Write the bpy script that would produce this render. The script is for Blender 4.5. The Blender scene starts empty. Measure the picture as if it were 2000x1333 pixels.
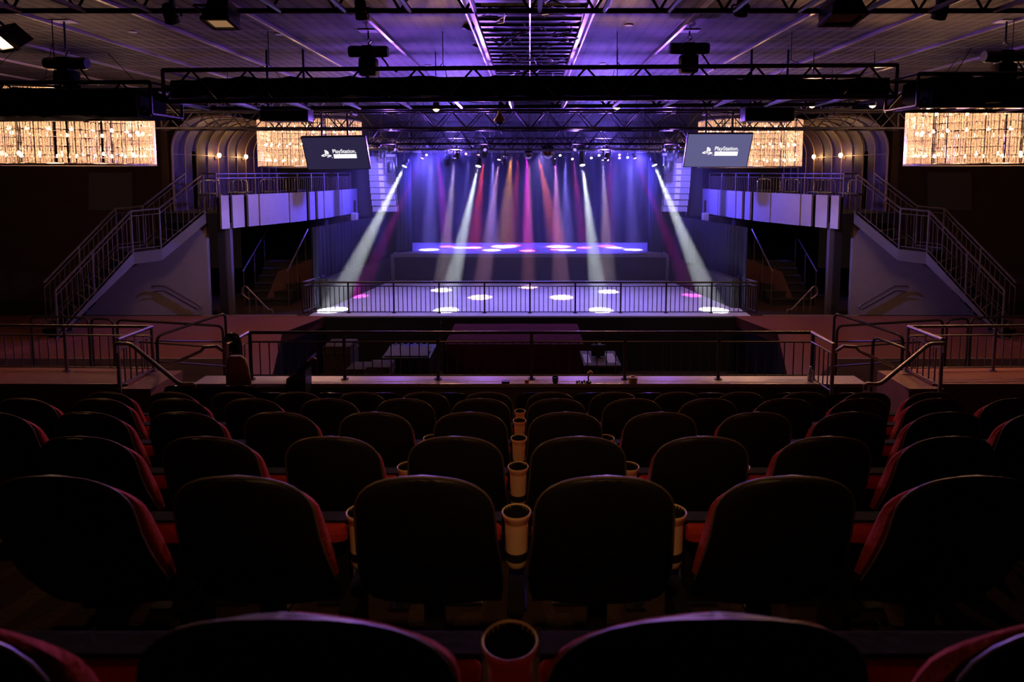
import bpy, bmesh, math, random
from mathutils import Vector, Matrix
random.seed(7)
C = bpy.context.scene.collection
SC = bpy.context.scene
PI = math.pi
H = 3.65                       # camera height above the dance floor (z = 0)
F_PX, CX, CY = 1250.0, 1035.0, 442.0
PITCH = math.radians(4.9)

# ------------------------------------------------------------------ camera
cd = bpy.data.cameras.new('camera'); cam = bpy.data.objects.new('camera', cd); C.objects.link(cam)
cam.location = (0, 0, H); cam.rotation_euler = (PI/2 - PITCH, 0, 0)
cd.sensor_fit = 'HORIZONTAL'; cd.sensor_width = 36.0; cd.lens = F_PX/2000*36.0
cd.shift_x = -(CX-1000)/2000; cd.shift_y = -(666.5-CY)/2000
cd.clip_start = 0.05; cd.clip_end = 200
cd.dof.use_dof = True; cd.dof.focus_distance = 9.0; cd.dof.aperture_fstop = 3.5
SC.camera = cam

def at(px, py, Y):
    dx, dy = px-CX, py-CY
    d = Vector((dx, F_PX*math.cos(PITCH)-dy*math.sin(PITCH), -F_PX*math.sin(PITCH)-dy*math.cos(PITCH)))
    d *= Y/d.y
    return Vector((d.x, d.y, d.z+H))
def onz(px, py, z):
    a = at(px, py, 1.0); t = (z-H)/(a.z-H)
    return Vector((a.x*t, a.y*t, z))

# ------------------------------------------------------------------ view, world
SC.view_settings.view_transform = 'Standard'
SC.view_settings.look = 'None'
SC.view_settings.gamma = 1.0
SC.view_settings.use_curve_mapping = False
SC.view_settings.exposure = 0.0
w = bpy.data.worlds.new('world'); SC.world = w; w.use_nodes = True
w.node_tree.nodes['Background'].inputs[0].default_value = (0.42, 0.22, 0.22, 1)
w.node_tree.nodes['Background'].inputs[1].default_value = 0.010
cy = SC.cycles
cy.max_bounces = 5; cy.diffuse_bounces = 3; cy.glossy_bounces = 2; cy.transmission_bounces = 4
cy.volume_bounces = 0; cy.transparent_max_bounces = 8
cy.sample_clamp_indirect = 3.0
cy.use_denoising = True
try: cy.use_light_tree = True
except Exception: pass
cy.caustics_reflective = False; cy.caustics_refractive = False

# ------------------------------------------------------------------ lights: stage beams and added washes
def aim(o, tgt):
    o.rotation_euler = (Vector(tgt)-o.location).to_track_quat('-Z', 'Y').to_euler()
def spot(loc, tgt, energy, color, deg, blend=0.3, size=0.04):
    l = bpy.data.lights.new('spot_light', 'SPOT'); l.energy = energy; l.color = color
    l.spot_size = math.radians(deg); l.spot_blend = blend; l.shadow_soft_size = size
    o = bpy.data.objects.new('spot_light', l); C.objects.link(o); o.location = loc; aim(o, tgt)
    return o
def point(loc, energy, color, size=0.08):
    l = bpy.data.lights.new('lamp_light', 'POINT'); l.energy = energy; l.color = color; l.shadow_soft_size = size
    o = bpy.data.objects.new('lamp_light', l); C.objects.link(o); o.location = loc
    return o
WHITE = (0.86, 0.93, 1.0); LAV = (0.26, 0.20, 1.0); BLUE = (0.10, 0.07, 1.0); VIOL = (0.34, 0.12, 1.0)
MAG = (1.0, 0.02, 0.75); PINK = (1.0, 0.05, 0.45); RED = (1.0, 0.06, 0.05); AMB = (1.0, 0.38, 0.10); WARM = (1.0, 0.50, 0.20)
STAGE_Z = 0.90
# (lens px, lens py, Y of the lens, target px, target py, 'f' dance floor / 's' stage, watts, colour, cone, softness)
BEAMS = [
 (788, 329, 18.3, 650, 606, 'f', 44200, WHITE, 9.0, 0.3),
 (933, 329, 18.3, 872, 606, 'f', 44200, WHITE, 8.5, 0.3),
 (1138, 327, 18.3, 1173, 606, 'f', 44200, WHITE, 8.5, 0.3),
 (1280, 327, 18.3, 1394, 606, 'f', 44200, WHITE, 9.0, 0.3),
 (823, 313, 20.26, 700, 579, 'f', 9500, MAG, 6.5, 0.2),
 (1242, 313, 20.26, 1350, 577, 'f', 9500, MAG, 6.5, 0.2),
 (974, 316, 20.26, 938, 581, 'f', 15000, (1, .45, .8), 8.5, 0.15),
 (1084, 315, 20.26, 1097, 581, 'f', 15000, (1, .45, .8), 8.5, 0.15),
 (888, 315, 20.26, 862, 567, 'f', 17000, (1, .75, .85), 8.5, 0.2),
 (1178, 317, 20.26, 1188, 570, 'f', 17000, (1, .75, .85), 8.5, 0.2),
 (1034, 314, 20.26, 1032, 561, 'f', 15300, (1, .35, .5), 8.0, 0.2),
 (842, 303, 22.35, 838, 488, 's', 23800, LAV, 13.0, 0.5),
 (962, 311, 22.35, 961, 489, 's', 30600, LAV, 12.0, 0.5),
 (1103, 311, 22.35, 1108, 489, 's', 27200, LAV, 12.0, 0.5),
 (1230, 303, 22.35, 1236, 488, 's', 18700, LAV, 12.0, 0.5),
 (916, 307, 22.35, 900, 484, 's', 8500, LAV, 12.0, 0.6),
 (1203, 304, 22.35, 1200, 484, 's', 10200, LAV, 12.0, 0.6),
 (1029, 305, 22.35, 1030, 490, 's', 44200, MAG, 10.0, 0.6),
 (855, 303, 22.35, 874, 482, 's', 20400, (.85, .03, 1), 10.0, 0.6),
 (945, 309, 22.35, 925, 484, 's', 27200, RED, 12.0, 0.6),
 (998, 303, 22.35, 985, 482, 's', 20400, AMB, 17.0, 0.8),
 (1052, 308, 22.35, 1090, 482, 's', 23800, (1, .18, .06), 16.0, 0.8),
 (1012, 308, 22.35, 1000, 480, 's', 15300, RED, 12.0, 0.8),
 (1118, 305, 22.35, 1140, 484, 's', 15300, (1, .05, .35), 10.0, 0.6),
 (1086, 312, 22.35, 1085, 488, 's', 23800, (.8, .04, 1), 7.0, 0.5),
 (1194, 308, 22.35, 1185, 481, 's', 8500, PINK, 12.0, 0.6),
]
for (lx, ly, Y, tx, ty, kind, e, col, deg, bl) in BEAMS:
    spot(at(lx, ly, Y), onz(tx, ty, 0.0 if kind == 'f' else STAGE_Z), e, col, deg, bl)
# blue and violet washes added to brighten ceiling, walls, balcony and floor
ADDED_WASH = []      # place, target, watts, colour, cone, what it lights
for s in (-1, 1):
    ADDED_WASH += [((s*3.7, 20.35, H+.50), (s*2.2, 23.5, 2.4), 4200, BLUE, 100, 'aimed at the backdrop'),
             ((s*3.0, 18.35, H+.55), (s*2.6, 17.4, 0.0), 620, LAV, 105, 'pointing down at the dance floor'),
             ((s*2.2, 18.35, H+.55), (s*7.5, 17.6, H-1.0), 1700, BLUE, 80, 'aimed sideways at the balcony front'),
             ((s*4.2, 20.35, H+.50), (s*6.3, 20.6, H-1.2), 900, BLUE, 100, 'aimed at the stage end of the balcony'),
             ((s*1.0, 14.05, H+.50), (s*1.6, 9.0, H+1.9), 330, VIOL, 125, 'lighting the ceiling near the middle'),
             ((s*3.0, 14.05, H+.50), (s*5.0, 9.0, H+1.9), 480, VIOL, 130, 'lighting the ceiling further out'),
             ((s*3.4, 14.05, H+.50), (s*9.8, 16.0, 1.0), 520, (.42, .30, 1.0), 36, 'aimed at the stair wall')]
for s in (-1, 1):
    ADDED_WASH += [((s*3.6, 16.42, H+.50), (s*4.5, 19.4, H-.4), 1100, (.2, .16, 1), 45, 'aimed at the hanging speaker stack'),
             ((s*1.9, 16.26, H+.42), (s*1.8, 15.2, H+1.9), 1100, (.24, .12, 1), 150, 'lighting the ceiling above the trusses'),
             ((s*2.4, 20.45, H+.50), (s*1.9, 19.6, H+1.9), 1300, (.20, .12, 1), 150, 'lighting the roof over the stage')]
ADDED_WASH += [((0.35, 18.35, H+.55), (0.2, 17.0, 0), 620, LAV, 105, 'over the middle of the dance floor')]
for (p, tg, e, col, deg, wl_) in ADDED_WASH: spot(p, tg, e, col, deg, .9, .07)

# ------------------------------------------------------------------ materials
def mat(name, col, rough=0.6, metal=0.0, var=0.0, scale=8.0, bump=0.0, spec=0.5, stretch=None):
    m = bpy.data.materials.new(name); m.use_nodes = True
    nt = m.node_tree; b = nt.nodes['Principled BSDF']
    b.inputs['Base Color'].default_value = (*col, 1); b.inputs['Roughness'].default_value = rough
    b.inputs['Metallic'].default_value = metal; b.inputs['Specular IOR Level'].default_value = spec
    tc = nt.nodes.new('ShaderNodeTexCoord'); mp = nt.nodes.new('ShaderNodeMapping')
    nt.links.new(tc.outputs['Object'], mp.inputs[0])
    if stretch: mp.inputs['Scale'].default_value = stretch
    n = nt.nodes.new('ShaderNodeTexNoise'); n.inputs['Scale'].default_value = scale; n.inputs['Detail'].default_value = 4
    nt.links.new(mp.outputs[0], n.inputs['Vector'])
    mx = nt.nodes.new('ShaderNodeMix'); mx.data_type = 'RGBA'
    v = max(var, 0.08)
    mx.inputs[6].default_value = (*[c*(1-v) for c in col], 1); mx.inputs[7].default_value = (*[min(1, c*(1+v)) for c in col], 1)
    nt.links.new(n.outputs['Fac'], mx.inputs[0]); nt.links.new(mx.outputs[2], b.inputs['Base Color'])
    if bump:
        bp = nt.nodes.new('ShaderNodeBump'); bp.inputs['Strength'].default_value = bump; bp.inputs['Distance'].default_value = 0.02
        nt.links.new(n.outputs['Fac'], bp.inputs['Height']); nt.links.new(bp.outputs[0], b.inputs['Normal'])
    return m
def emit(name, col, strength):
    m = bpy.data.materials.new(name); m.use_nodes = True; nt = m.node_tree
    b = nt.nodes['Principled BSDF']; b.inputs['Base Color'].default_value = (*col, 1)
    b.inputs['Emission Color'].default_value = (*col, 1); b.inputs['Emission Strength'].default_value = strength
    return m
M = dict(
 shell=mat('black_shell', (.012, .011, .012), .5, var=.2, scale=30, bump=.05),
 piping=mat('rim_light_piping', (.13, .095, .07), .38, var=.15, scale=30),  # tan tint paints in the warm rim light along the dark seat back
 red=mat('red_upholstery', (.33, .028, .020), .85, var=.25, scale=60, bump=.3, spec=.2),
 beige=mat('beige_plastic', (.62, .47, .27), .45, var=.12, scale=14, bump=.05),
 blackp=mat('black_plastic', (.014, .013, .014), .4),
 gloss=mat('black_gloss', (.008, .008, .01), .12),
 matte=mat('black_matte', (.010, .009, .010), .9, spec=.1, var=.4, scale=12, bump=.3),
 carpet=mat('dark_carpet', (.045, .026, .020), .95, var=.5, scale=40, bump=.4, spec=.1),
 wood=mat('red_wood', (.26, .085, .055), .38, var=.35, scale=5, stretch=(.5, 6, 1), bump=.04),
 woodwall=mat('shaded_panel_wood', (.10, .042, .035), .6, var=.3, scale=5, stretch=(8, 8, .7), bump=.05),  # copy of the panel wood with dimmer light painted in as darker colour
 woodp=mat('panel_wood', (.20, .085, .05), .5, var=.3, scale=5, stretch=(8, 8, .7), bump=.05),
 rail=mat('rail_metal', (.24, .20, .20), .35, metal=.7, var=.15),
 darkrail=mat('dark_rail_metal', (.055, .045, .05), .35, metal=.6, var=.15),
 truss=mat('black_truss_metal', (.05, .045, .055), .38, metal=.6, var=.2),
 alu=mat('truss_aluminium', (.42, .40, .42), .32, metal=.85, var=.15),
 plaster=mat('stair_plaster', (.30, .27, .29), .85, var=.12, scale=6, bump=.1),
 stringer=mat('stringer_paint', (.10, .09, .11), .6, var=.15),
 darkwall=mat('dark_brown_wall', (.085, .050, .038), .8, var=.35, scale=2.5, bump=.1),
 blackwall=mat('black_wall', (.016, .014, .016), .85, var=.3, scale=2),
 fascia=mat('fascia_panel', (.36, .35, .39), .7, var=.1, scale=5, bump=.1),
 drape=mat('dark_drape', (.026, .026, .045), .9, var=.3, scale=20, spec=.15, bump=.1),
 backdrop=mat('backdrop_cloth', (.0035, .0035, .006), .95, var=.3, scale=20, spec=.03, bump=.1),
 cove=mat('cove_panel', (.065, .042, .04), .55, var=.3, scale=7),
 covetrim=mat('cove_trim', (.35, .24, .17), .4, metal=.5),
 stagefl=mat('stage_floor', (.46, .45, .48), .38, var=.12, scale=3, bump=.02),
 dance=mat('dance_floor', (.78, .76, .80), .42, var=.15, scale=1.5, bump=.02),
 nosing=mat('nosing_metal', (.62, .56, .48), .35, metal=.6),
 screen=mat('screen_frame', (.02, .02, .022), .4),
 speaker=mat('speaker_grey', (.42, .42, .50), .6, var=.1),
 grille=mat('speaker_grille', (.30, .30, .38), .7, var=.2, scale=60),
 poster=mat('grey_panel', (.15, .15, .17), .6, var=.15),
 cloth=mat('dark_red_cloth', (.07, .012, .02), .95, var=.4, scale=6, bump=.6, spec=.05),
 brown=mat('brown_cover', (.045, .026, .018), .8, var=.4, scale=9, bump=.5),
 khaki=mat('khaki_fabric', (.26, .23, .15), .9, var=.2, scale=60, bump=.3),
 ledge=mat('ledge_stone', (.36, .30, .30), .28, var=.15, scale=10),
 curb=mat('curb_paint', (.12, .10, .085), .7, var=.3, scale=8),
 chrome=mat('chrome', (.8, .8, .82), .12, metal=1.0),
 paper=mat('white_paper', (.75, .75, .78), .6, var=.1),
 tape=mat('tape_beige', (.45, .34, .22), .7),
 tin=mat('orange_tin', (.45, .10, .05), .4),
 bulbglow=emit('bulb_glow', (1, .62, .30), 30.0),
 sconceglow=emit('sconce_glow', (1, .58, .24), 22.0),
 lampglow=emit('amber_lamp_glow', (1, .48, .16), 60.0),
 floodglow=emit('flood_glow', (1, .66, .38), 6.0),
 dimglow=emit('dim_flood_glow', (1, .55, .25), 0.25),
 logo=emit('screen_white', (1, 1, 1), 1.05),
)
# thin screen face: faint glow of a lit display showing dark grey
M['screenface'] = mat('screen_face', (.05, .05, .06), .3)
_b = M['screenface'].node_tree.nodes['Principled BSDF']
_b.inputs['Emission Color'].default_value = (.13, .11, .36, 1); _b.inputs['Emission Strength'].default_value = 0.16
M['screenface2'] = mat('screen_face_bright', (.05, .05, .06), .3)
_b = M['screenface2'].node_tree.nodes['Principled BSDF']
_b.inputs['Emission Color'].default_value = (.22, .22, .50, 1); _b.inputs['Emission Strength'].default_value = 0.50
LENS = {}
def lens_mat(col, s=25):
    k = (tuple(col), s)
    if k not in LENS: LENS[k] = emit('lens_glow', col, s)
    return LENS[k]
# mirrored ball: small facets through a checker-like bump
mb_ = mat('mirror_tiles', (.75, .75, .8), .12, metal=1.0)
nt = mb_.node_tree; vo = nt.nodes.new('ShaderNodeTexVoronoi'); vo.inputs['Scale'].default_value = 22
tc = nt.nodes.new('ShaderNodeTexCoord'); nt.links.new(tc.outputs['Object'], vo.inputs['Vector'])
bp = nt.nodes.new('ShaderNodeBump'); bp.inputs['Strength'].default_value = .8
nt.links.new(vo.outputs['Color'], bp.inputs['Height']); nt.links.new(bp.outputs[0], nt.nodes['Principled BSDF'].inputs['Normal'])
M['mirror'] = mb_
# crystal strands: translucent glass beads that pass on the light of the bulbs inside
m = bpy.data.materials.new('crystal'); m.use_nodes = True; nt = m.node_tree; nt.nodes.clear()
out = nt.nodes.new('ShaderNodeOutputMaterial'); mix = nt.nodes.new('ShaderNodeMixShader'); mix.inputs[0].default_value = .25
tr = nt.nodes.new('ShaderNodeBsdfTranslucent'); gl = nt.nodes.new('ShaderNodeBsdfGlossy'); gl.inputs['Roughness'].default_value = .15
gl.inputs['Color'].default_value = (.9, .85, .8, 1)
tc = nt.nodes.new('ShaderNodeTexCoord'); no = nt.nodes.new('ShaderNodeTexNoise'); no.inputs['Scale'].default_value = 55; no.inputs['Detail'].default_value = 2
nt.links.new(tc.outputs['Object'], no.inputs['Vector'])
rp = nt.nodes.new('ShaderNodeValToRGB'); rp.color_ramp.elements[0].position = .35; rp.color_ramp.elements[1].position = .68
rp.color_ramp.elements[0].color = (.42, .33, .27, 1); rp.color_ramp.elements[1].color = (1, .86, .76, 1)
nt.links.new(no.outputs['Fac'], rp.inputs[0]); nt.links.new(rp.outputs[0], tr.inputs['Color'])
nt.links.new(tr.outputs[0], mix.inputs[1]); nt.links.new(gl.outputs[0], mix.inputs[2]); nt.links.new(mix.outputs[0], out.inputs[0])
M['crystal'] = m
# ceiling: dark metal deck, seams every 0.59 m across, glints painted as pale flecks
m = mat('ceiling_deck', (.115, .10, .11), .65, metal=0, var=.35, scale=3.0, bump=.2, spec=.12)
nt = m.node_tree; b = nt.nodes['Principled BSDF']
tc = nt.nodes.new('ShaderNodeTexCoord'); sp = nt.nodes.new('ShaderNodeSeparateXYZ'); nt.links.new(tc.outputs['Object'], sp.inputs[0])
def math_node(nt, op, a, bval=None):
    n = nt.nodes.new('ShaderNodeMath'); n.operation = op
    nt.links.new(a, n.inputs[0])
    if bval is not None:
        if hasattr(bval, 'links'): nt.links.new(bval, n.inputs[1])
        else: n.inputs[1].default_value = bval
    return n.outputs[0]
fy = math_node(nt, 'FRACT', math_node(nt, 'DIVIDE', sp.outputs['Y'], .59))
seam = math_node(nt, 'LESS_THAN', fy, .045)
fx = math_node(nt, 'FRACT', math_node(nt, 'DIVIDE', sp.outputs['X'], .17))
rib = math_node(nt, 'LESS_THAN', fx, .30)
sp2 = nt.nodes.new('ShaderNodeTexNoise'); sp2.inputs['Scale'].default_value = 28; nt.links.new(tc.outputs['Object'], sp2.inputs['Vector'])
spk = math_node(nt, 'GREATER_THAN', sp2.outputs['Fac'], .70)
old = b.inputs['Base Color'].links[0].from_socket
mx = nt.nodes.new('ShaderNodeMix'); mx.data_type = 'RGBA'; nt.links.new(rib, mx.inputs[0]); nt.links.new(old, mx.inputs[6]); mx.inputs[7].default_value = (.038, .034, .038, 1)
mx2 = nt.nodes.new('ShaderNodeMix'); mx2.data_type = 'RGBA'; nt.links.new(seam, mx2.inputs[0]); nt.links.new(mx.outputs[2], mx2.inputs[6]); mx2.inputs[7].default_value = (.26, .24, .25, 1)
mx3 = nt.nodes.new('ShaderNodeMix'); mx3.data_type = 'RGBA'; nt.links.new(spk, mx3.inputs[0]); nt.links.new(mx2.outputs[2], mx3.inputs[6]); mx3.inputs[7].default_value = (.36, .33, .32, 1)
nt.links.new(mx3.outputs[2], b.inputs['Base Color'])
M['deck'] = m

# ------------------------------------------------------------------ mesh helpers
class MB:
    def __init__(s): s.v = []; s.f = []
    def add(s, vs, fs):
        o = len(s.v); s.v += [tuple(v) for v in vs]; s.f += [tuple(i+o for i in f) for f in fs]; return s
    def box(s, a, b, bev=0.0):
        x0, y0, z0 = a; x1, y1, z1 = b
        if x0 > x1: x0, x1 = x1, x0
        if y0 > y1: y0, y1 = y1, y0
        if z0 > z1: z0, z1 = z1, z0
        if bev:
            bm = bmesh.new(); bmesh.ops.create_cube(bm, size=1)
            for v in bm.verts: v.co = Vector(((x0+x1)/2+v.co.x*(x1-x0), (y0+y1)/2+v.co.y*(y1-y0), (z0+z1)/2+v.co.z*(z1-z0)))
            bmesh.ops.bevel(bm, geom=bm.edges[:], offset=bev, segments=2, affect='EDGES', profile=.6)
            bm.verts.index_update(); s.add([v.co[:] for v in bm.verts], [[v.index for v in f.verts] for f in bm.faces]); bm.free(); return s
        return s.add([(x0,y0,z0),(x1,y0,z0),(x1,y1,z0),(x0,y1,z0),(x0,y0,z1),(x1,y0,z1),(x1,y1,z1),(x0,y1,z1)],
                     [(0,3,2,1),(4,5,6,7),(0,1,5,4),(1,2,6,5),(2,3,7,6),(3,0,4,7)])
    def tube(s, pts, r, n=8, cap=True, rx=None):
        pts = [Vector(p) for p in pts]; rs = r if isinstance(r, (list, tuple)) else [r]*len(pts)
        o = len(s.v); prev = None
        for i, p in enumerate(pts):
            if i == 0: d = pts[1]-p
            elif i == len(pts)-1: d = p-pts[i-1]
            else: d = (pts[i+1]-p).normalized()+(p-pts[i-1]).normalized()
            if d.length < 1e-9: d = Vector((0,0,1))
            d.normalize()
            if prev is None:
                up = Vector((0,0,1)) if abs(d.z) < .9 else Vector((0,1,0))
                a = d.cross(up).normalized()
            else:
                a = (prev - d*prev.dot(d)).normalized()
            prev = a; b_ = d.cross(a)
            for k in range(n):
                t = 2*PI*(k+.5)/n
                s.v.append(tuple(p+a*math.cos(t)*rs[i]+b_*math.sin(t)*(rs[i] if rx is None else rx)))
        m_ = len(pts)
        for i in range(m_-1):
            for k in range(n):
                s.f.append((o+i*n+k, o+i*n+(k+1)%n, o+(i+1)*n+(k+1)%n, o+(i+1)*n+k))
        if cap:
            s.f.append(tuple(o+k for k in reversed(range(n)))); s.f.append(tuple(o+(m_-1)*n+k for k in range(n)))
        return s
    def lathe(s, prof, n=24, c=(0,0,0), axis='z', cap=False):
        o = len(s.v)
        for (r, z) in prof:
            for k in range(n):
                t = 2*PI*k/n
                if axis == 'z': s.v.append((c[0]+r*math.cos(t), c[1]+r*math.sin(t), c[2]+z))
                elif axis == 'y': s.v.append((c[0]+r*math.cos(t), c[1]+z, c[2]+r*math.sin(t)))
                else: s.v.append((c[0]+z, c[1]+r*math.cos(t), c[2]+r*math.sin(t)))
        for i in range(len(prof)-1):
            for k in range(n):
                s.f.append((o+i*n+k, o+i*n+(k+1)%n, o+(i+1)*n+(k+1)%n, o+(i+1)*n+k))
        if cap:
            s.f.append(tuple(o+k for k in reversed(range(n)))); s.f.append(tuple(o+(len(prof)-1)*n+k for k in range(n)))
        return s
    def loft(s, loops):
        n = len(loops[0]); o = len(s.v)
        for L in loops: s.v += [tuple(p) for p in L]
        for i in range(len(loops)-1):
            for k in range(n): s.f.append((o+i*n+k, o+i*n+(k+1)%n, o+(i+1)*n+(k+1)%n, o+(i+1)*n+k))
        s.f.append(tuple(o+k for k in reversed(range(n)))); s.f.append(tuple(o+(len(loops)-1)*n+k for k in range(n)))
        return s
    def prism(s, poly, d):            # poly: planar 3-D outline, d: thickness vector
        d = Vector(d); n = len(poly); P = [Vector(p) for p in poly]
        return s.add(P+[p+d for p in P], [tuple(reversed(range(n))), tuple(range(n, 2*n))]+[(k, (k+1)%n, n+(k+1)%n, n+k) for k in range(n)])
    def mesh(s, name, m, smooth=False):
        me = bpy.data.meshes.new(name); me.from_pydata(s.v, [], s.f); me.validate()
        bm = bmesh.new(); bm.from_mesh(me); bmesh.ops.recalc_face_normals(bm, faces=bm.faces); bm.to_mesh(me); bm.free()
        if smooth:
            for p in me.polygons: p.use_smooth = True
            try: me.set_sharp_from_angle(angle=math.radians(42))
            except Exception: pass
        me.materials.append(m); return me
def link(name, me, parent=None, loc=None, rot=None):
    o = bpy.data.objects.new(name, me); C.objects.link(o)
    if parent is not None: o.parent = parent
    if loc is not None: o.location = loc
    if rot is not None: o.rotation_euler = rot
    return o
def obj(name, mb, m, parent=None, smooth=False, **k): return link(name, mb.mesh(name, m, smooth), parent, **k)
def tag(o, label=None, cat=None, group=None, kind=None):
    if label: o['label'] = label
    if cat: o['category'] = cat
    if group: o['group'] = group
    if kind: o['kind'] = kind
    return o
def thing(name, label, cat, loc=(0,0,0), rz=0, group=None):
    o = bpy.data.objects.new(name, None); C.objects.link(o); o.location = loc; o.rotation_euler = (0,0,rz)
    o.empty_display_size = .1
    return tag(o, label, cat, group)
def struct(name, mb, m, smooth=False): return tag(obj(name, mb, m, smooth=smooth), kind='structure')
def part(name, o, mb, m, smooth=False):      # part given in world coordinates under an unrotated thing
    c = obj(name, mb, m, o, smooth); c.location = -o.location; return c
def copy_tree(src, parent=None):
    c = src.copy(); C.objects.link(c)
    if parent is not None: c.parent = parent
    for ch in [q for q in src.children]: copy_tree(ch, c)
    return c
ORD = ['first', 'second', 'third', 'fourth', 'fifth', 'sixth', 'seventh', 'eighth', 'ninth', 'tenth', 'eleventh', 'twelfth', 'thirteenth', 'fourteenth', 'fifteenth', 'sixteenth', 'seventeenth', 'eighteenth', 'nineteenth', 'twentieth']
SIDE = {-1: 'left', 1: 'right'}

# ------------------------------------------------------------------ setting: floors
def Z(r): return H+r            # height given relative to the camera
CEIL = Z(1.9)
Y_FRONT, PIT_Y0, PIT_Y1 = 8.05, 9.2, 15.95
# dance floor in front of the stage, with the sunken pit cut out of the wooden deck
struct('floor', MB().box((-5.6, 15.95, -.25), (5.6, 21.2, 0)), M['dance'])
pl = [(-5.15, 15.95), (-5.62, 14.26), (-4.55, 11.0), (-4.55, PIT_Y0)]
for s in (-1, 1):
    m_ = MB()
    outer = [(-18, 15.95), (-18, 14.26), (-18, 11.0), (-18, PIT_Y0)]
    for i in range(3):
        a, b2 = pl[i], pl[i+1]; c, d = outer[i+1], outer[i]
        m_.prism([(-s*p[0], p[1], -.25) for p in (a, b2, c, d)], (0, 0, .25))
    struct('floor', m_, M['wood'])
    struct('floor', MB().box((s*5.6, 15.95, -.25), (s*18, 24, 0)), M['carpet'])
    # lining of the pit
    w_ = MB()
    for i in range(3):
        a, b2 = pl[i], pl[i+1]
        w_.prism([(s*-a[0]*1.0, a[1], -1.4), (s*-b2[0], b2[1], -1.4), (s*-b2[0], b2[1], -.02), (s*-a[0], a[1], -.02)], (s*.06, 0, 0))
    struct('wall_pit_'+SIDE[s], w_, M['matte'])
    struct('trim_1', MB().box((s*5.9, 15.93, 0), (s*8.3, 15.99, .02)), M['nosing'])
struct('floor', MB().box((-5.7, PIT_Y0-1.3, -1.5), (5.7, 16.0, -1.4)), M['blackwall'])
struct('wall_pit_back', MB().box((-5.3, 15.86, -1.4), (5.3, 15.94, -.02)), M['blackwall'])
struct('floor', MB().box((-18, 8.04, -.3), (-4.6, PIT_Y0, 0)), M['wood'])
struct('floor', MB().box((4.6, 8.04, -.3), (18, PIT_Y0, 0)), M['wood'])
for s in (-1, 1):
    struct('floor', MB().prism([(s*p[0], p[1], 0) for p in ((6.0, 12.2), (5.05, 11.0), (5.05, 8.06), (18, 8.06), (18, 12.2))], (0, 0, .012)), M['carpet'])
    struct('trim_4', MB().box((s*6.0, 12.19, .0), (s*9.0, 12.23, .016)), M['nosing'])
# seating tiers
ROWS = [(.844, -.606), (2.007, -.98), (2.989, -1.267), (3.897, -1.497), (4.9, -1.774), (5.893, -2.074)]
SEAT_H = .95
ys = [-1.5]+[y-.42 for y, _ in ROWS[1:]]+[6.55]
for i, (y, zt) in enumerate(ROWS):
    struct('floor', MB().box((-9, ys[i], -.6), (9, ys[i+1], Z(zt)-SEAT_H)), M['carpet'])
struct('floor', MB().box((-9, 6.55, -.6), (9, 7.75, Z(-3.30))), M['carpet'])
# curb with polished ledge that carries the front railing
CURB = Z(-2.62)
XL = 4.15
struct('wall_curb', MB().box((-XL, 7.78, 0), (XL, 8.0, CURB-.05)), M['curb'])
struct('trim_2', MB().box((-XL-.02, 7.72, CURB-.05), (XL+.02, 8.04, CURB), .008), M['ledge'])
for s in (-1, 1):
    struct('wall_curb_'+SIDE[s], MB().box((s*5.0, 7.75, 0), (s*18, 8.35, CURB-.04)), M['woodp'])
    struct('trim_3', MB().box((s*4.98, 7.72, CURB-.04), (s*18, 8.38, CURB), .008), M['wood'])
    # steps through the gap down to the wooden deck
    for k in range(3):
        struct('floor', MB().box((s*4.2, 7.76+k*.28, 0), (s*4.96, 8.06+k*.28, Z(-3.30)-.08*(k+1))), M['carpet'])
# ------------------------------------------------------------------ setting: ceiling, walls, stage
struct('ceiling', MB().box((-18, -2, CEIL), (18, 26.5, CEIL+.2)), M['deck'])
n_ = 4
for s in (-1, 1):
    for X in (2.0, 3.37, 4.72, 6.1, 7.5, 8.9, 10.3):
        n_ += 1
        struct('trim_%d' % n_, MB().box((s*X-.022, -2, CEIL-.035), (s*X+.022, 24, CEIL)), M['ledge'])
struct('wall_back', MB().box((-8, 26.3, -.2), (8, 26.5, CEIL)), M['blackwall'])
for s in (-1, 1):
    struct('wall_'+SIDE[s], MB().box((s*15, 4, -.2), (s*15.2, 20, CEIL)), M['darkwall'])
    struct('wall_house_'+SIDE[s], MB().box((s*9.35, 17.8, -.2), (s*15.2, 18.0, CEIL)), M['darkwall'])
    struct('wall_under_'+SIDE[s], MB().box((s*5.7, 20.6, 0), (s*9.35, 20.8, Z(-1.46))), M['blackwall'])
    struct('wall_upper_'+SIDE[s], MB().box((s*9.42, 16.75, Z(-1.05)), (s*9.6, 17.8, CEIL)), M['darkwall'])
# stage
struct('floor', MB().box((-4.55, 21.2, 0), (4.55, 26.3, STAGE_Z-.06)), M['blackwall'])
struct('floor', MB().box((-4.6, 21.15, STAGE_Z-.06), (4.6, 26.3, STAGE_Z)), M['stagefl'])
struct('trim_30', MB().box((-4.62, 21.10, STAGE_Z-.10), (4.62, 21.148, STAGE_Z+.012)), M['stringer'])
for s in (-1, 1):
    struct('trim_31', MB().box((s*4.52, 21.08, 0), (s*4.62, 21.16, STAGE_Z-.1)), M['stringer'])
    # low ledge along the dance floor's side wall, with a row of small bright clips
    struct('trim_32', MB().prism([(s*4.65, 21.1, 0), (s*4.95, 21.1, 0), (s*5.6, 16.9, 0), (s*5.4, 16.9, 0)] , (0, 0, .78)), M['blackwall'])

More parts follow.
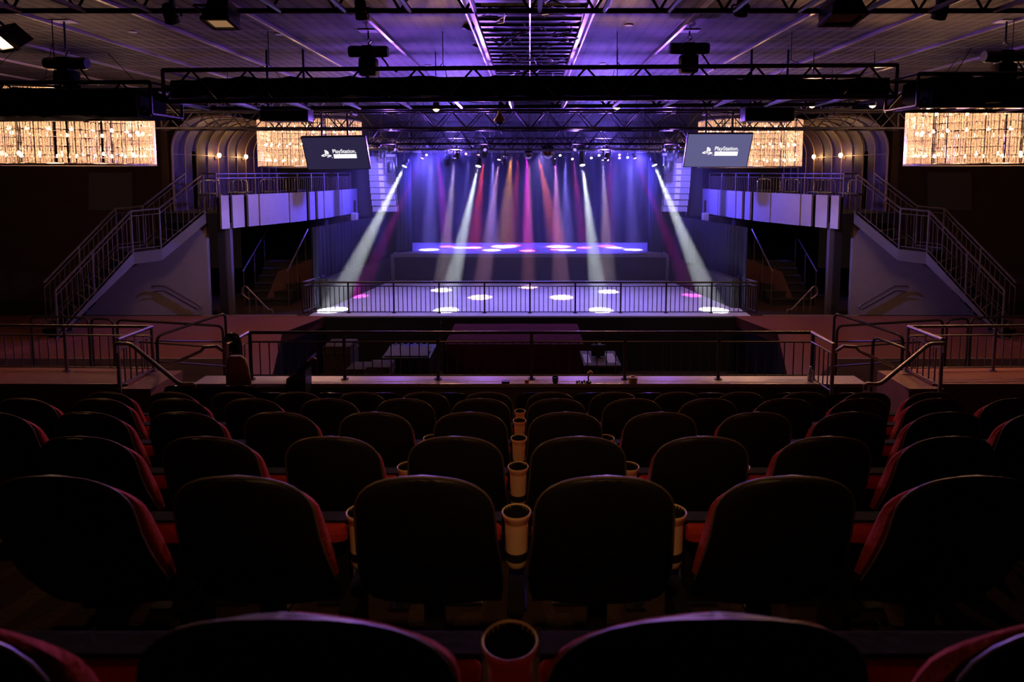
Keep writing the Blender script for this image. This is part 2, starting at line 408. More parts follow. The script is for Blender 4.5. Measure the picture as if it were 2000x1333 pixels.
# ------------------------------------------------------------------ drapes
def drape(name, label, p0, p1, z0, z1, folds, amp, group=None, m=None):
    p0 = Vector((p0[0], p0[1], 0)); p1 = Vector((p1[0], p1[1], 0)); d = (p1-p0); nrm = Vector((-d.y, d.x, 0)).normalized()
    N = folds*8; mb = MB(); rows = [z0+(z1-z0)*t for t in (0, .2, .5, .8, 1)]
    ph = [random.uniform(.6, 1.4) for _ in range(folds+1)]
    front = []; back = []
    for zi, z in enumerate(rows):
        for i in range(N+1):
            t = i/N; a = amp*ph[min(int(t*folds), folds)]*math.sin(t*folds*2*PI+.25*math.sin(zi*1.3+i*.11))
            p = p0+d*t+nrm*a; front.append((p.x, p.y, z)); q = p+nrm*.012; back.append((q.x, q.y, z))
    fs = []
    for zi in range(4):
        for i in range(N):
            a = zi*(N+1)+i; fs.append((a, a+1, a+N+2, a+N+1))
    nn = len(front); fs += [tuple(reversed([j+nn for j in f])) for f in fs]
    mb.add(front+back, fs)
    return tag(obj(name, mb, m or M['drape'], smooth=True), label, 'curtain', group)
drape('backdrop_curtain', 'wide dark blue pleated backdrop curtain across the back of the stage', (-5.2, 24.6), (5.2, 24.6), STAGE_Z, CEIL, 26, .022, m=M['backdrop'])
for s in (-1, 1):
    drape('stage_leg_curtain', 'narrow dark curtain hanging at the %s edge of the stage front' % SIDE[s], (s*4.5, 21.45), (s*4.05, 21.9), STAGE_Z+.005, Z(1.2), 4, .045)
    drape('side_curtain', 'long dark blue pleated curtain lining the %s side of the dance floor' % SIDE[s], (s*5.72, 16.75), (s*4.85, 21.3), .0, Z(-1.47), 22, .05)
    drape('side_curtain', 'dark pleated curtain under the %s balcony, behind the lit column' % SIDE[s], (s*6.5, 20.4), (s*5.9, 18.4), .0, Z(-1.5), 9, .04)

# ------------------------------------------------------------------ haze over the stage and dance floor
hz = MB().box((-5.7, 16.4, .01), (5.7, 25.8, CEIL-.15))
hm = bpy.data.materials.new('haze'); hm.use_nodes = True; nt = hm.node_tree; nt.nodes.clear()
o_ = nt.nodes.new('ShaderNodeOutputMaterial'); vs = nt.nodes.new('ShaderNodeVolumeScatter')
vs.inputs['Density'].default_value = .028; vs.inputs['Anisotropy'].default_value = .25
nt.links.new(vs.outputs[0], o_.inputs['Volume'])
hm.cycles.homogeneous_volume = True
ho = obj('stage_haze', hz, hm); tag(ho, 'thin theatrical haze hanging in the beams over the stage and dance floor', 'haze', kind='stuff')

# ------------------------------------------------------------------ theatre seats
def sup(w, t, n=24, e=2.6, yc=0.0):
    L = []
    for k in range(n):
        a = 2*PI*k/n; ca, sa = math.cos(a), math.sin(a)
        L.append((w*math.copysign(abs(ca)**(2/e), ca), yc+t*math.copysign(abs(sa)**(2/e), sa)))
    return L
def lean(h):           # forward offset of the reclined back at height h
    tt = SEAT_H-h
    return .26*tt+.75*max(0, tt-.22)**2
def seat_meshes():
    W = .234; h0 = .765; e = 2.4
    lv = [(.34, .245), (.38, .252), (.46, .252), (.55, .248), (.63, .242), (.70, .237)]
    for i in range(0, 9):
        t = (PI/2)*(i/8)*.985
        lv.append((h0+(SEAT_H-h0)*math.sin(t)**(2/e) if i else h0, W*math.cos(t)**(2/e)))
    loops = []
    for h, w_ in lv: loops.append([(x, lean(h)+y-.028*(1-(x/W)**2), h) for x, y in sup(w_, .018+.006*min(1, w_/W), 24, 2.4)])
    sh = MB().loft(loops)
    cu = MB(); loops = []
    for h, w_ in lv:
        if h < .4: continue
        hh = .4+(h-.4)*.925; tck = .016+.030*math.sin(PI*min(1, max(0, (SEAT_H-h)/.55)))
        wing = .036*math.sin(PI*min(1, max(0, (SEAT_H-h)/.6)))
        L = []
        for x, y in sup(w_*.985, tck, 24, 2.4):
            L.append((x, lean(h)+.018+tck*.8+y+wing*(abs(x)/W)**3*(1 if y > 0 else .3), hh))
        loops.append(L)
    cu.loft(loops)
    pp = []
    hs = sorted(lv); side_ = [(w_, h) for h, w_ in lv if h >= .42]
    for w_, h in [(-a, b_) for a, b_ in side_]+[(a, b_) for a, b_ in reversed(side_)]:
        pp.append((w_*1.0, lean(h)-.028*(1-(w_/W)**2)-.004, h+.002))
    pi_ = MB().tube(pp, .0048, 8)
    ct = MB(); loops = []
    for h, th, w_ in [(.485, .02, .22), (.495, .032, .238), (.52, .034, .242), (.545, .030, .242), (.558, .018, .23)]:
        loops.append([(x, .385+z, h) for x, z in sup(w_, th, 20, 3)])
    ct.loft(loops)  # cushion kept short, so the dark pan stands in for its shaded lower part
    pn = MB().box((-.24, .42, .21), (.24, .455, .565), .01).box((-.24, .385, .560), (.24, .455, .570), .004)
    ft = MB().box((-.035, .2, .02), (.035, .28, .45), .008).box((-.12, .1, 0), (.12, .42, .02), .004)
    return [('back_shell', sh.mesh('back_shell', M['shell'], True)), ('piping', pi_.mesh('piping', M['piping'], True)), ('back_cushion', cu.mesh('back_cushion', M['red'], True)),
            ('seat_cushion', ct.mesh('seat_cushion', M['red'], True)), ('seat_pan', pn.mesh('seat_pan', M['matte'])), ('pedestal', ft.mesh('pedestal', M['blackp']))]
SEATM = seat_meshes()
def arm_meshes():
    cupz = .62
    ring = MB().lathe([(.046, -.034), (.049, -.026), (.055, -.010), (.0575, .0), (.0555, .004), (.0525, .002), (.050, -.010)], 28, (0, .36, cupz))
    body = MB().lathe([(.046, -.030), (.0445, -.05), (.043, -.15)], 24, (0, .36, cupz))
    band = MB().lathe([(.0425, -.15), (.0415, -.185)], 24, (0, .36, cupz))
    foot = MB().lathe([(.0425, -.185), (.041, -.205), (.03, -.222), (.012, -.23), (.001, -.231)], 24, (0, .36, cupz))
    well = MB().lathe([(.0520, .0), (.0475, -.02), (.040, -.04), (.040, -.10), (.001, -.10)], 24, (0, .36, cupz))
    pad = MB().box((-.03, .14, .345), (.03, .42, .375), .010)
    st = MB().box((-.018, .18, .02), (.018, .38, .348), .008).box((-.05, .06, 0), (.05, .40, .02))
    return [('cup_rim', ring.mesh('cup_rim', M['beige'], True)), ('cup_body', body.mesh('cup_body', M['beige'], True)), ('cup_band', band.mesh('cup_band', M['blackp'], True)),
            ('cup_base', foot.mesh('cup_base', M['beige'], True)), ('cup_well', well.mesh('cup_well', M['matte'], True)), ('arm_pad', pad.mesh('arm_pad', M['matte'], True)), ('stanchion', st.mesh('stanchion', M['blackp']))]
ARMM = arm_meshes()
def assemble(name, meshes, parts=None):
    r = bpy.data.objects.new(name, None); C.objects.link(r); r.empty_display_size = .1
    for n, me in meshes: link(n, me, r)
    return r
RN = ['nearest row', 'second row', 'third row', 'fourth row', 'fifth row', 'sixth row']
KR = [(-2, 1), (-3, 2), (-4, 3), (-6, 5), (-7, 6), (-7, 6)]
X0 = -.04
for r, (Y, zt) in enumerate(ROWS):
    fz = Z(zt)-SEAT_H; x0 = X0 - .012*r
    k0, k1 = KR[r]
    for k in range(k0, k1+1):
        t = assemble('theatre_seat', SEATM)
        t.location = (x0+(k+.5)*.6, Y, fz)
        n = (k if k >= 0 else -k-1)
        side = 'right' if k >= 0 else 'left'
        tag(t, 'black-backed red theatre seat in the %s, %s seat %s of the centre cup holders' % (RN[r], ORD[n], side), 'theatre seat', 'rows of red theatre seats')
    for k in range(k0+1, k1+1):
        a = assemble('cup_holder_armrest', ARMM)
        a.location = (x0+k*.6, Y, fz)
        if k == 0: lb = 'beige cup holder armrest in the centre of the %s from the camera' % RN[r]
        else: lb = 'beige cup holder armrest, %s row, %s to the %s of the centre one' % (RN[r].split(' ')[0], ORD[abs(k)-1], 'right' if k > 0 else 'left')
        tag(a, lb, 'cup holder', 'beige cup holders between the theatre seats')

# black glossy loose chairs in front of the first fixed row
def plastic_chair_meshes():
    sh = MB(); L = []
    for h, w_ in [(.45, .20), (.55, .21), (.68, .215), (.76, .205), (.81, .18), (.835, .13), (.845, .06)]:
        L.append([(x, (.845-h)*.18+y-.05*(1-(x/.22)**2), h) for x, y in sup(w_, .012, 20, 2.2)])
    sh.loft(L)
    st = MB().box((-.21, .04, .42), (.21, .45, .45), .012)
    lg = [MB().tube([(sx*.2, y0, .43), (sx*.22, y0+dy, 0)], .011) for sx in (-1, 1) for y0, dy in ((.07, -.05), (.42, .04))]
    return [('backrest', sh.mesh('backrest', M['gloss'], True)), ('seat', st.mesh('seat', M['gloss'], True))]+[('leg', l.mesh('leg', M['chrome'], True)) for l in lg]
PCH = plastic_chair_meshes()
pcx = [(359, 'first'), (469, 'second'), (534, 'third'), (651, 'fourth'), (752, 'fifth'), (880, 'sixth'), (1045, 'seventh'), (1154, 'eighth'), (1264, 'ninth'), (1385, 'tenth'), (1540, 'eleventh'), (1648, 'twelfth')]
for i, (px, od) in enumerate(pcx):
    t = assemble('banquet_chair', PCH); yy = 6.98
    hh = .11 if i < 2 else 0
    t.location = (at(px, 770, yy).x, yy, Z(-3.30)); t.rotation_euler = (0, 0, random.uniform(-.12, .12))
    if hh: t.scale = (1.12, 1.12, 1.10)
    tag(t, 'glossy black chair in the line before the curb, %s from the left' % od, 'chair', 'glossy black chairs in front of the fixed seats')

# ------------------------------------------------------------------ railings
def rail_run(parent, A, B, top, m, nb, drop2=.13, base=.06, post=True, rpost=.02, rbal=.007, rtop=.021, gap_post=1):
    """railing bays from A to B (points on the ground); parts: top_rail, post, railing_panel > baluster"""
    A = Vector(A); B = Vector(B); up = Vector((0, 0, 1)); loc = parent.location
    part('top_rail', parent, MB().tube([A+up*top, B+up*top], rtop, 10), m, True)
    bal_len = top-drop2-base
    bm_ = MB().tube([(0, 0, 0), (0, 0, bal_len)], rbal, 6).mesh('baluster', m)
    for i in range(nb+1):
        p = A.lerp(B, i/nb)
        if post and not (i == 0 and gap_post == 0):
            link('post', MB().tube([(0, 0, 0), (0, 0, top)], rpost, 8).tube([(0, 0, 0), (0, 0, .012)], rpost*2.2, 10).mesh('post', m), parent, loc=p-loc)
    L = (B-A).length/nb
    nbal = max(3, round(L/.115)-1)
    for i in range(nb):
        p, q = A.lerp(B, i/nb), A.lerp(B, (i+1)/nb)
        pan = part('railing_panel', parent, MB().tube([p+up*(top-drop2), q+up*(top-drop2)], rtop*.55, 6).tube([p+up*base, q+up*base], rtop*.55, 6), m)
        for j in range(1, nbal+1):
            link('baluster', bm_, pan, loc=p.lerp(q, j/(nbal+1))+up*base)
    return parent

# front railing on the ledge
RT = .60
t = thing('railing', 'long low metal railing on the polished ledge in front of the seats', 'railing', (0, 7.9, CURB))
rail_run(t, (-3.52, 7.9, CURB), (3.56, 7.9, CURB), RT, M['darkrail'], 6, .12, .05, rpost=.022)
for s in (-1, 1):
    x = s*3.54
    end = Vector((x+s*.02, 7.36, CURB))
    part('end_rail', t, MB().tube([(x, 7.9, CURB+RT), end+Vector((0, 0, RT)), end+Vector((0, 0, RT-.05))], .024, 10), M['rail'], True)
    part('end_post', t, MB().tube([end+Vector((0, 0, RT)), end-Vector((0, 0, .62))], .022, 8), M['rail'], True)
    pan = part('railing_panel', t, MB().tube([(x, 7.9, CURB+RT-.12), end+Vector((0, 0, RT-.12))], .012, 6).tube([(x, 7.9, CURB+.03), end+Vector((0, 0, .03))], .012, 6), M['rail'])
    for j in range(1, 5):
        p = Vector((x, 7.9, CURB)).lerp(end, j/5); pan2 = obj('baluster', MB().tube([p+Vector((0, 0, .03)), p+Vector((0, 0, RT-.12))], .008, 6), M['rail'], pan)
    # grab rail that drops along the steps
    part('handrail', t, MB().tube([at(1035+s*592, 690, 7.5), at(1035+s*612, 677, 7.42), at(1035+s*636, 678, 7.45), at(1035+s*642, 686, 7.55), at(1035+s*710, 716, 8.3)], .021, 10), M['rail'], True)

def pipe(pts, r=.02, n=8, rad=.08):
    """tube with rounded corners"""
    P = [Vector(p) for p in pts]; out = [P[0]]
    for i in range(1, len(P)-1):
        a, b2, c = P[i-1], P[i], P[i+1]
        d1 = (a-b2); d2 = (c-b2); k = min(rad, d1.length*.45, d2.length*.45)
        p, q = b2+d1.normalized()*k, b2+d2.normalized()*k
        for j in range(5):
            u = j/4; out.append((p*(1-u)**2)+(b2*2*u*(1-u))+(q*u*u))
    out.append(P[-1]); return MB().tube(out, r, n)
def mx_(px): return 2070-px     # mirror pixel column

for s in (-1, 1):
    f = (lambda q: q) if s < 0 else mx_
    nm = SIDE[s]
    # railing of the raised side platform
    a = onz(f(290), 641, CURB+.60)
    x_in = a.x
    t = thing('railing', 'metal railing on the wooden kerb at the far %s of the seating' % nm, 'railing', (x_in, 8.2, CURB))
    rail_run(t, (x_in, 8.2, CURB), (s*9.6, 8.35, CURB), .60, M['rail'], 4, .12, .05)
    e = Vector((x_in+s*.03, 7.55, CURB))
    part('end_rail', t, MB().tube([(x_in, 8.2, CURB+.60), e+Vector((0, 0, .60))], .026, 10), M['rail'], True)
    part('end_post', t, MB().tube([e+Vector((0, 0, .60)), e-Vector((0, 0, .55))], .022, 8), M['rail'], True)
    pan = part('railing_panel', t, MB().tube([(x_in, 8.2, CURB+.48), e+Vector((0, 0, .48))], .012, 6).tube([(x_in, 8.2, CURB+.04), e+Vector((0, 0, .04))], .012, 6), M['rail'])
    for j in range(1, 6):
        p = Vector((x_in, 8.2, CURB)).lerp(e, j/6); obj('baluster', MB().tube([p+Vector((0, 0, .04)), p+Vector((0, 0, .48))], .009, 6), M['rail'], pan)
    part('handrail', t, pipe([at(f(226), 690, 7.5), at(f(224), 671, 7.5), at(f(255), 672, 7.35), at(f(352), 752, 6.9), at(f(380), 750, 6.9), at(f(380), 760, 6.95)], .023, 10, .07), M['rail'], True)
    # wooden end of the kerb
    struct('wall_kerb_end_'+nm, MB().box((x_in-s*.30, 7.62, Z(-3.30)), (x_in+s*.12, 8.34, CURB-.03)), M['woodp'])
    # crowd rails on the wooden deck behind
    t = thing('pipe_rail', 'bent dark pipe rail with rounded corners on the %s wooden deck' % nm, 'railing', onz(f(330), 720, 0)*1)
    a0 = onz(f(228), 625, 1.0); a1 = onz(f(435), 637, 1.0)
    part('pipe_frame', t, pipe([(a0.x, a0.y, 0), (a0.x, a0.y, 1.0), (a1.x, a1.y, 1.0), (a1.x, a1.y, 0)], .022, 8, .12), M['darkrail'], True)
    part('cross_bar', t, MB().tube([(a0.x, a0.y, .62), (a1.x, a1.y, .62)], .016, 8), M['darkrail'], True)
    t = thing('pipe_rail', 'short dark rounded pipe rail beside the stair foot on the %s deck' % nm, 'railing', onz(f(200), 720, 0)*1)
    a0 = onz(f(60), 618, 1.0); a1 = onz(f(172), 621, 1.0); a2 = onz(f(178), 622, 1.0); a3 = onz(f(220), 625, 1.0)
    part('pipe_frame', t, pipe([(a0.x, a0.y, 0), (a0.x, a0.y, 1.0), (a1.x, a1.y, 1.0), (a1.x, a1.y, 0)], .02, 8, .12), M['darkrail'], True)
    part('pipe_frame', t, pipe([(a2.x, a2.y, 0), (a2.x, a2.y, 1.0), (a3.x, a3.y, 1.0), (a3.x, a3.y, 0)], .02, 8, .12), M['darkrail'], True)
    t = thing('stair_rail', 'sloping dark pipe rail beside the gap steps on the %s' % nm, 'railing', onz(f(400), 740, 0)*1)
    p1, p2 = at(f(440), 612, 10.6), at(f(306), 657, 9.5)
    part('pipe_frame', t, pipe([(p1.x, p1.y, 0), p1, p2, (p2.x, p2.y, 0)], .022, 8, .1), M['darkrail'], True)
    part('cross_bar', t, MB().tube([at(f(440), 668, 10.6), at(f(306), 658+8, 9.5)], .014, 8), M['darkrail'], True)
    part('foot_bar', t, MB().tube([at(f(440), 716, 10.4), at(f(306), 706, 9.6)], .014, 8), M['rail'], True)
    if s > 0:
        t = thing('stair_rail', 'low dark hooped pipe rail next to the right gap steps', 'railing', (5.6, 9.0, 0))
        p1, p2 = at(1706, 658, 9.3), at(1776, 684, 8.8)
        part('pipe_frame', t, pipe([(p1.x, p1.y, 0), p1, p2, (p2.x, p2.y, 0)], .022, 8, .1), M['darkrail'], True)

# stage-side railing of the dance floor
t = thing('railing', 'long black balustrade along the front edge of the bright dance floor', 'railing', (0, 16.28, 0))
rail_run(t, (-5.85, 16.28, 0), (5.85, 16.28, 0), .80, M['darkrail'], 10, .10, .03, rpost=.024, rbal=.011, rtop=.026)
for s in (-1, 1):
    A = Vector((s*5.85, 16.28, 0)); B = Vector((s*5.62, 17.3, 0)); u = Vector((0, 0, 1))
    part('end_rail', t, MB().tube([A+u*.80, B+u*.80], .026, 8), M['rail'], True)
    pan = part('railing_panel', t, MB().tube([A+u*.7, B+u*.7], .014, 6).tube([A+u*.04, B+u*.04], .014, 6).tube([B, B+u*.8], .022, 6), M['rail'])
    for j in range(1, 9):
        p = A.lerp(B, j/9); obj('baluster', MB().tube([p+u*.04, p+u*.7], .010, 6), M['rail'], pan)

# ------------------------------------------------------------------ balconies
FP = [(-7.72, 15.85), (-7.25, 16.9), (-6.62, 18.5), (-6.3, 20.2), (-6.1, 22.3)]
def path_pt(t):
    n = len(FP)-1; i = min(int(t*n), n-1); u = t*n-i
    def g(k): return Vector((*FP[max(0, min(n, k))], 0))
    p0, p1, p2, p3 = g(i-1), g(i), g(i+1), g(i+2)
    return .5*((2*p1)+(-p0+p2)*u+(2*p0-5*p1+4*p2-p3)*u*u+(-p0+3*p1-3*p2+p3)*u**3)
BAL_Z, FT, FB = Z(-1.05), Z(-.60), Z(-1.43)
for s in (-1, 1):
    nm = SIDE[s]
    def mp(p): return Vector((p.x*(-1 if s > 0 else 1), p.y, p.z))
    pts = [mp(path_pt(i/16)) for i in range(17)]
    # slab
    poly = [(p.x+(-.05 if s < 0 else .05), p.y, Z(-1.30)) for p in pts]+[(s*9.4, 22.3, Z(-1.30)), (s*9.4, 16.1, Z(-1.30)), (s*8.3, 16.0, Z(-1.30))]
    struct('floor', MB().prism(poly, (0, 0, .25)), M['blackwall'])
    # fascia of upright panels with dark gaps
    t = thing('balcony_fascia', 'pale panelled balcony front on the %s, lit blue violet by the stage' % nm, 'balcony front', mp(Vector((-7.7, 15.85, 0)))+Vector((0, 0, FB)))
    back = MB().prism([(p.x, p.y, FB+.05) for p in pts]+[(p.x-(.04 if s < 0 else -.04), p.y, FB+.05) for p in reversed(pts)], (0, 0, FT-FB-.1))
    part('backing', t, back, M['matte'])
    wd = [.10, .03, .10, .03, .085, .12, .095, .09, .055, .03, .06, .03, .07, .1, .12, .12, .12]
    pos = 0; tot = sum(wd)
    for i, wv in enumerate(wd):
        a, b2 = pos/tot, (pos+wv)/tot; pos += wv
        if wv == .03: continue
        pa, pb = mp(path_pt(a+.001)), mp(path_pt(b2-.001)); nr = (pb-pa).cross(Vector((0, 0, 1))).normalized()*(-1 if s < 0 else 1)
        if nr.y > 0 and abs(nr.y) > abs(nr.x): nr = -nr
        if nr.x*s > 0: nr = -nr
        off = nr*(.03+.03*(i % 2)); th = nr*.06
        part('fascia_panel', t, MB().prism([pa+off+Vector((0, 0, FB)), pb+off+Vector((0, 0, FB)), pb+off+Vector((0, 0, FT)), pa+off+Vector((0, 0, FT))], th), M['fascia'])
    # balcony railing above it
    t = thing('railing', 'thin metal balcony railing above the %s panelled balcony front' % nm, 'railing', mp(Vector((-7.8, 16, 0)))+Vector((0, 0, BAL_Z)))
    start = Vector((s*8.13, 15.95, BAL_Z))
    q = [start]+[mp(path_pt(u))+Vector((s*.08, 0, BAL_Z)) for u in (.02, .27, .5, .72, .97)]
    for i in range(len(q)-1):
        rail_run(t, q[i], q[i+1], .99, M['rail'], 1 if (q[i+1]-q[i]).length < .9 else max(1, round((q[i+1]-q[i]).length/1.0)), .11, .1, gap_post=(1 if i == 0 else 0), rpost=.018, rbal=.0075, rtop=.02)
    # column: lit edge and shaded side painted as two tones
    c = thing('support_column', 'slim square column holding up the %s balcony corner' % nm, 'column', (s*7.62, 16.15, 0))
    obj('lit_shaft', MB().box((-.05, -.07, 0), (.05, .07, Z(-1.30))), M['stringer'], c)
    obj('casing', MB().box((s*.052, -.12, 0), (s*.24, .12, Z(-1.30))), M['blackwall'], c)  # dark box added for the column's shaded side
    # wall speaker under the balcony
    sp_ = thing('wall_speaker', 'small pale box speaker under the stage end of the %s balcony' % nm, 'speaker', at(mx_(693) if s > 0 else 693, 430, 19.5))
    obj('cabinet', MB().box((-.09, -.10, -.22), (.09, .10, .22), .015), M['speaker'], sp_)
    obj('grille', MB().box((-.075, -.11, -.19), (.075, -.101, .19)), M['grille'], sp_)
    obj('bracket', MB().box((-.03, .0, .24), (.03, .05, .60)), M['blackp'], sp_)
    # tall black pillar between the balcony end and the speaker array
    struct('wall_pillar_'+nm, MB().box((s*4.98, 20.3, Z(-1.40)), (s*5.46, 20.5, CEIL)), M['blackwall'])
    # curved cove wall behind the balcony
    cv = MB(); NA, R = 12, .9; X1 = s*9.35; zc = Z(.55)
    prof = [(X1, BAL_Z), (X1, zc)]+[(X1-s*R*(1-math.cos(a*PI/2/NA)), zc+R*math.sin(a*PI/2/NA)) for a in range(1, NA+1)]
    prof.append((X1-s*(R+.6), zc+R))
    n = len(prof)
    vv = [(x, y, z) for y in (16.75, 24) for x, z in prof]+[(x+s*.05, y, z+.05) for y in (16.75, 24) for x, z in prof]
    fs = [(i, i+1, n+i+1, n+i) for i in range(n-1)]; fs += [tuple(2*n+j for j in reversed(f_)) for f_ in fs]
    cw = thing('cove_wall', 'curved dark panelled cove wall behind the %s balcony' % nm, 'wall panelling', (X1, 17, BAL_Z))
    part('cove_shell', cw, MB().add(vv, fs), M['cove'], True)
    for j in range(12):
        y = 16.78+j*.62
        part('cove_rib', cw, MB().tube([(x-s*.02, y, z-.01) for x, z in prof], .018 if j else .035, 6), M['covetrim'], True)
    part('picture_rail', cw, MB().tube([(X1-s*.02, 16.75, Z(.45)), (X1-s*.02, 24, Z(.45))], .01, 6), M['covetrim'])
    for j, (px, yy) in enumerate(((430, 19.1), (480, 20.9))):
        sc = thing('wall_sconce', '%s of the two glowing wall sconces above the %s balcony' % ('nearer' if j == 0 else 'farther', nm), 'wall lamp', (X1-s*.02, yy, Z(.40)))
        obj('backplate', MB().lathe([(.001, 0), (.05, 0), (.05, .02), (.001, .02)], 16, axis='x'), M['covetrim'], sc)
        obj('arm', MB().tube([(0, 0, 0), (-s*.08, 0, -.03), (-s*.11, 0, .02)], .009), M['covetrim'], sc, True)
        obj('glass_shade', MB().lathe([(.02, -.04), (.05, 0), (.055, .05), (.04, .09), (.001, .10)], 16, (-s*.11, 0, .04)), M['sconceglow'], sc, True)
        point((X1-s*.25, yy, Z(.46)), 9, WARM, .05)
    # chrome tables with stools on the balcony
    for j in range(7):
        u = .08+j*.085
        p = mp(path_pt(u))+Vector((s*(.5+.25*(j % 2)), 0, BAL_Z))
        ch = thing('bar_chair', 'chrome framed chair behind the %s balcony railing, %s from the stairs' % (nm, ORD[j]), 'chair', p, random.uniform(-1, 1), 'chrome chairs on the %s balcony' % nm)
        obj('seat', MB().box((-.2, -.2, .45), (.2, .2, .50), .02), M['blackp'], ch, True)
        obj('back_frame', pipe([(-.19, .2, .02), (-.19, .24, .82), (.19, .24, .82), (.19, .2, .02)], .013, 8, .1), M['chrome'], ch, True)
        obj('front_frame', pipe([(-.19, -.19, .02), (-.19, -.17, .47), (.19, -.17, .47), (.19, -.19, .02)], .013, 8, .05), M['chrome'], ch, True)

    # -------------------------------------------------------------- staircase up to the balcony
    U = Vector((0, 0, 1))
    I0, I1, I2, I3 = Vector((s*8.12, 15.98, BAL_Z)), Vector((s*8.82, 15.2, Z(-1.88))), Vector((s*9.28, 14.85, Z(-1.92))), Vector((s*10.22, 13.45, 0))
    NV = Vector((s*1.0, 1.0, 0))
    t = thing('staircase', 'steel staircase with bright step edges rising to the %s balcony' % nm, 'staircase', I3*1)
    def flight(a, b2, n, treads=True):
        for k in range(n):
            p = a.lerp(b2, (k+.0)/n); q = a.lerp(b2, (k+1)/n); zt_ = a.z+(b2.z-a.z)*(k+1)/n
            d = q-p; d.z = 0
            o4 = [Vector((p.x, p.y, zt_-.05)), Vector((q.x, q.y, zt_-.05)), Vector((q.x, q.y, zt_-.05))+NV, Vector((p.x, p.y, zt_-.05))+NV]
            tr_ = part('step', t, MB().prism(o4, (0, 0, .05)).prism([Vector((p.x, p.y, zt_)), Vector((p.x, p.y, zt_))+NV, Vector((p.x, p.y, zt_+(a.z-b2.z)/n))+NV, Vector((p.x, p.y, zt_+(a.z-b2.z)/n))], d.normalized()*.015), M['blackwall'])
            ns = q.copy(); ns.z = zt_+.004; dn = d.normalized()
            obj('nosing', MB().prism([ns+NV*.04, ns+NV*.96, ns+NV*.96-U*.035, ns+NV*.04-U*.035], dn*.02), M['nosing'], tr_)
    flight(I0, I1, 4)
    part('landing', t, MB().prism([I1-U*.06, I2-U*.06, I2-U*.06+NV, I1-U*.06+NV], (0, 0, .06)), M['blackwall'])
    flight(I2, I3, 9)
    for off, lab in ((Vector((0, 0, 0)), 'near'), (NV, 'far')):
        A_, B_, C_, D_ = [p+off for p in (I0, I1, I2, I3)]
        up1, dn1 = .03, -.24
        part('stringer', t, MB().prism([A_+U*up1, B_+U*up1, B_+U*dn1, A_+U*dn1], NV.normalized()*(-.05)).prism([B_+U*up1, C_+U*up1, C_+U*dn1, B_+U*dn1], NV.normalized()*(-.05)).prism([C_+U*up1, D_+U*up1, D_+U*.0, C_+U*dn1-(C_-D_).normalized()*.0], NV.normalized()*(-.05)), M['stringer'])
        hr = 1.0
        part('handrail', t, MB().tube([A_+U*hr, B_+U*hr, C_+U*hr, D_.lerp(C_, .06)+U*hr], .026, 8), M['rail'], True)
        part('lower_rail', t, MB().tube([A_+U*.1, B_+U*.1, C_+U*.1, D_.lerp(C_, .06)+U*.1], .012, 6), M['rail'], True)
        part('upper_rail', t, MB().tube([A_+U*.88, B_+U*.88, C_+U*.88, D_.lerp(C_, .06)+U*.88], .012, 6), M['rail'], True)
        for P_, Q_, nb in ((A_, B_, 8), (B_, C_, 4), (C_, D_, 16)):
            part('newel_post', t, MB().tube([P_-U*.05, P_+U*hr], .022, 8), M['rail'], True)
            for j in range(1, nb):
                p = P_.lerp(Q_, j/nb)
                if nb == 16 and j == 8: part('newel_post', t, MB().tube([p, p+U*hr], .022, 8), M['rail'], True)
                else: part('baluster', t, MB().tube([p+U*.1, p+U*.88], .0075, 6), M['rail'])
    part('newel_post', t, MB().tube([I3.lerp(I2, .06), I3.lerp(I2, .06)+U*1.0], .024, 8), M['rail'], True)
    # plaster wall filling the side under the stringer
    f = (lambda q: q) if s < 0 else mx_
    top_ = [at(f(px), py, 16.05) for px, py in ((402, 424), (316, 500), (264, 507), (166, 616))]
    a0 = Vector((top_[0].x, 16.05, 0)); a3 = Vector((top_[3].x, 16.05, 0))
    struct('wall_stair_'+nm, MB().prism([a0]+top_+[a3], (0, .12, 0)), M['plaster'])
    # wall-mounted handrail on the plaster
    f = (lambda q: q) if s < 0 else mx_
    hn = thing('wall_handrail', 'short double handrail bracketed to the pale stair wall on the %s' % nm, 'handrail', at(f(345), 590, 15.2))
    def onwall(px, py): return at(px, py, 15.93)
    part('rail_bar', hn, pipe([onwall(f(296), 563), onwall(f(298), 557+2), onwall(f(322), 559), onwall(f(392), 598), onwall(f(390), 605)], .022, 8, .05), M['rail'], True)
    part('rail_bar', hn, pipe([onwall(f(300), 570), onwall(f(320), 568), onwall(f(386), 605)], .014, 8, .05), M['darkrail'], True)
    # wooden ramp wedge in front of the stair wall
    rp_ = MB().prism([(s*8.9, 14.9, 0), (s*10.7, 12.6, 0), (s*12.8, 12.6, 0), (s*12.8, 13.4, 0), (s*10.4, 13.6, 0)], (0, 0, .06))
    struct('floor', rp_, M['wood'])
    # under-balcony: wood-clad flank wall, dark steps with rails, pale handrail at the front
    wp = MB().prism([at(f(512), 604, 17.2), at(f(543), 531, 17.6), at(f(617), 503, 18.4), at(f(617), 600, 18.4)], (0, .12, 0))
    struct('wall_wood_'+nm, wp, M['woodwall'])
    t = thing('low_stairs', 'dark low steps with thin rails under the %s balcony' % nm, 'stairs', (s*7.1, 17.3, 0))
    for k in range(6):
        st_ = part('step', t, MB().box((s*6.55, 17.2+k*.28, 0), (s*7.75, 17.5+k*.28, .17*(k+1))), M['blackwall'])
        obj('nosing', MB().box((s*6.6, 17.185+k*.28, .17*(k+1)-.02), (s*7.7, 17.199+k*.28, .17*(k+1)-.004)), M['darkrail'], st_)
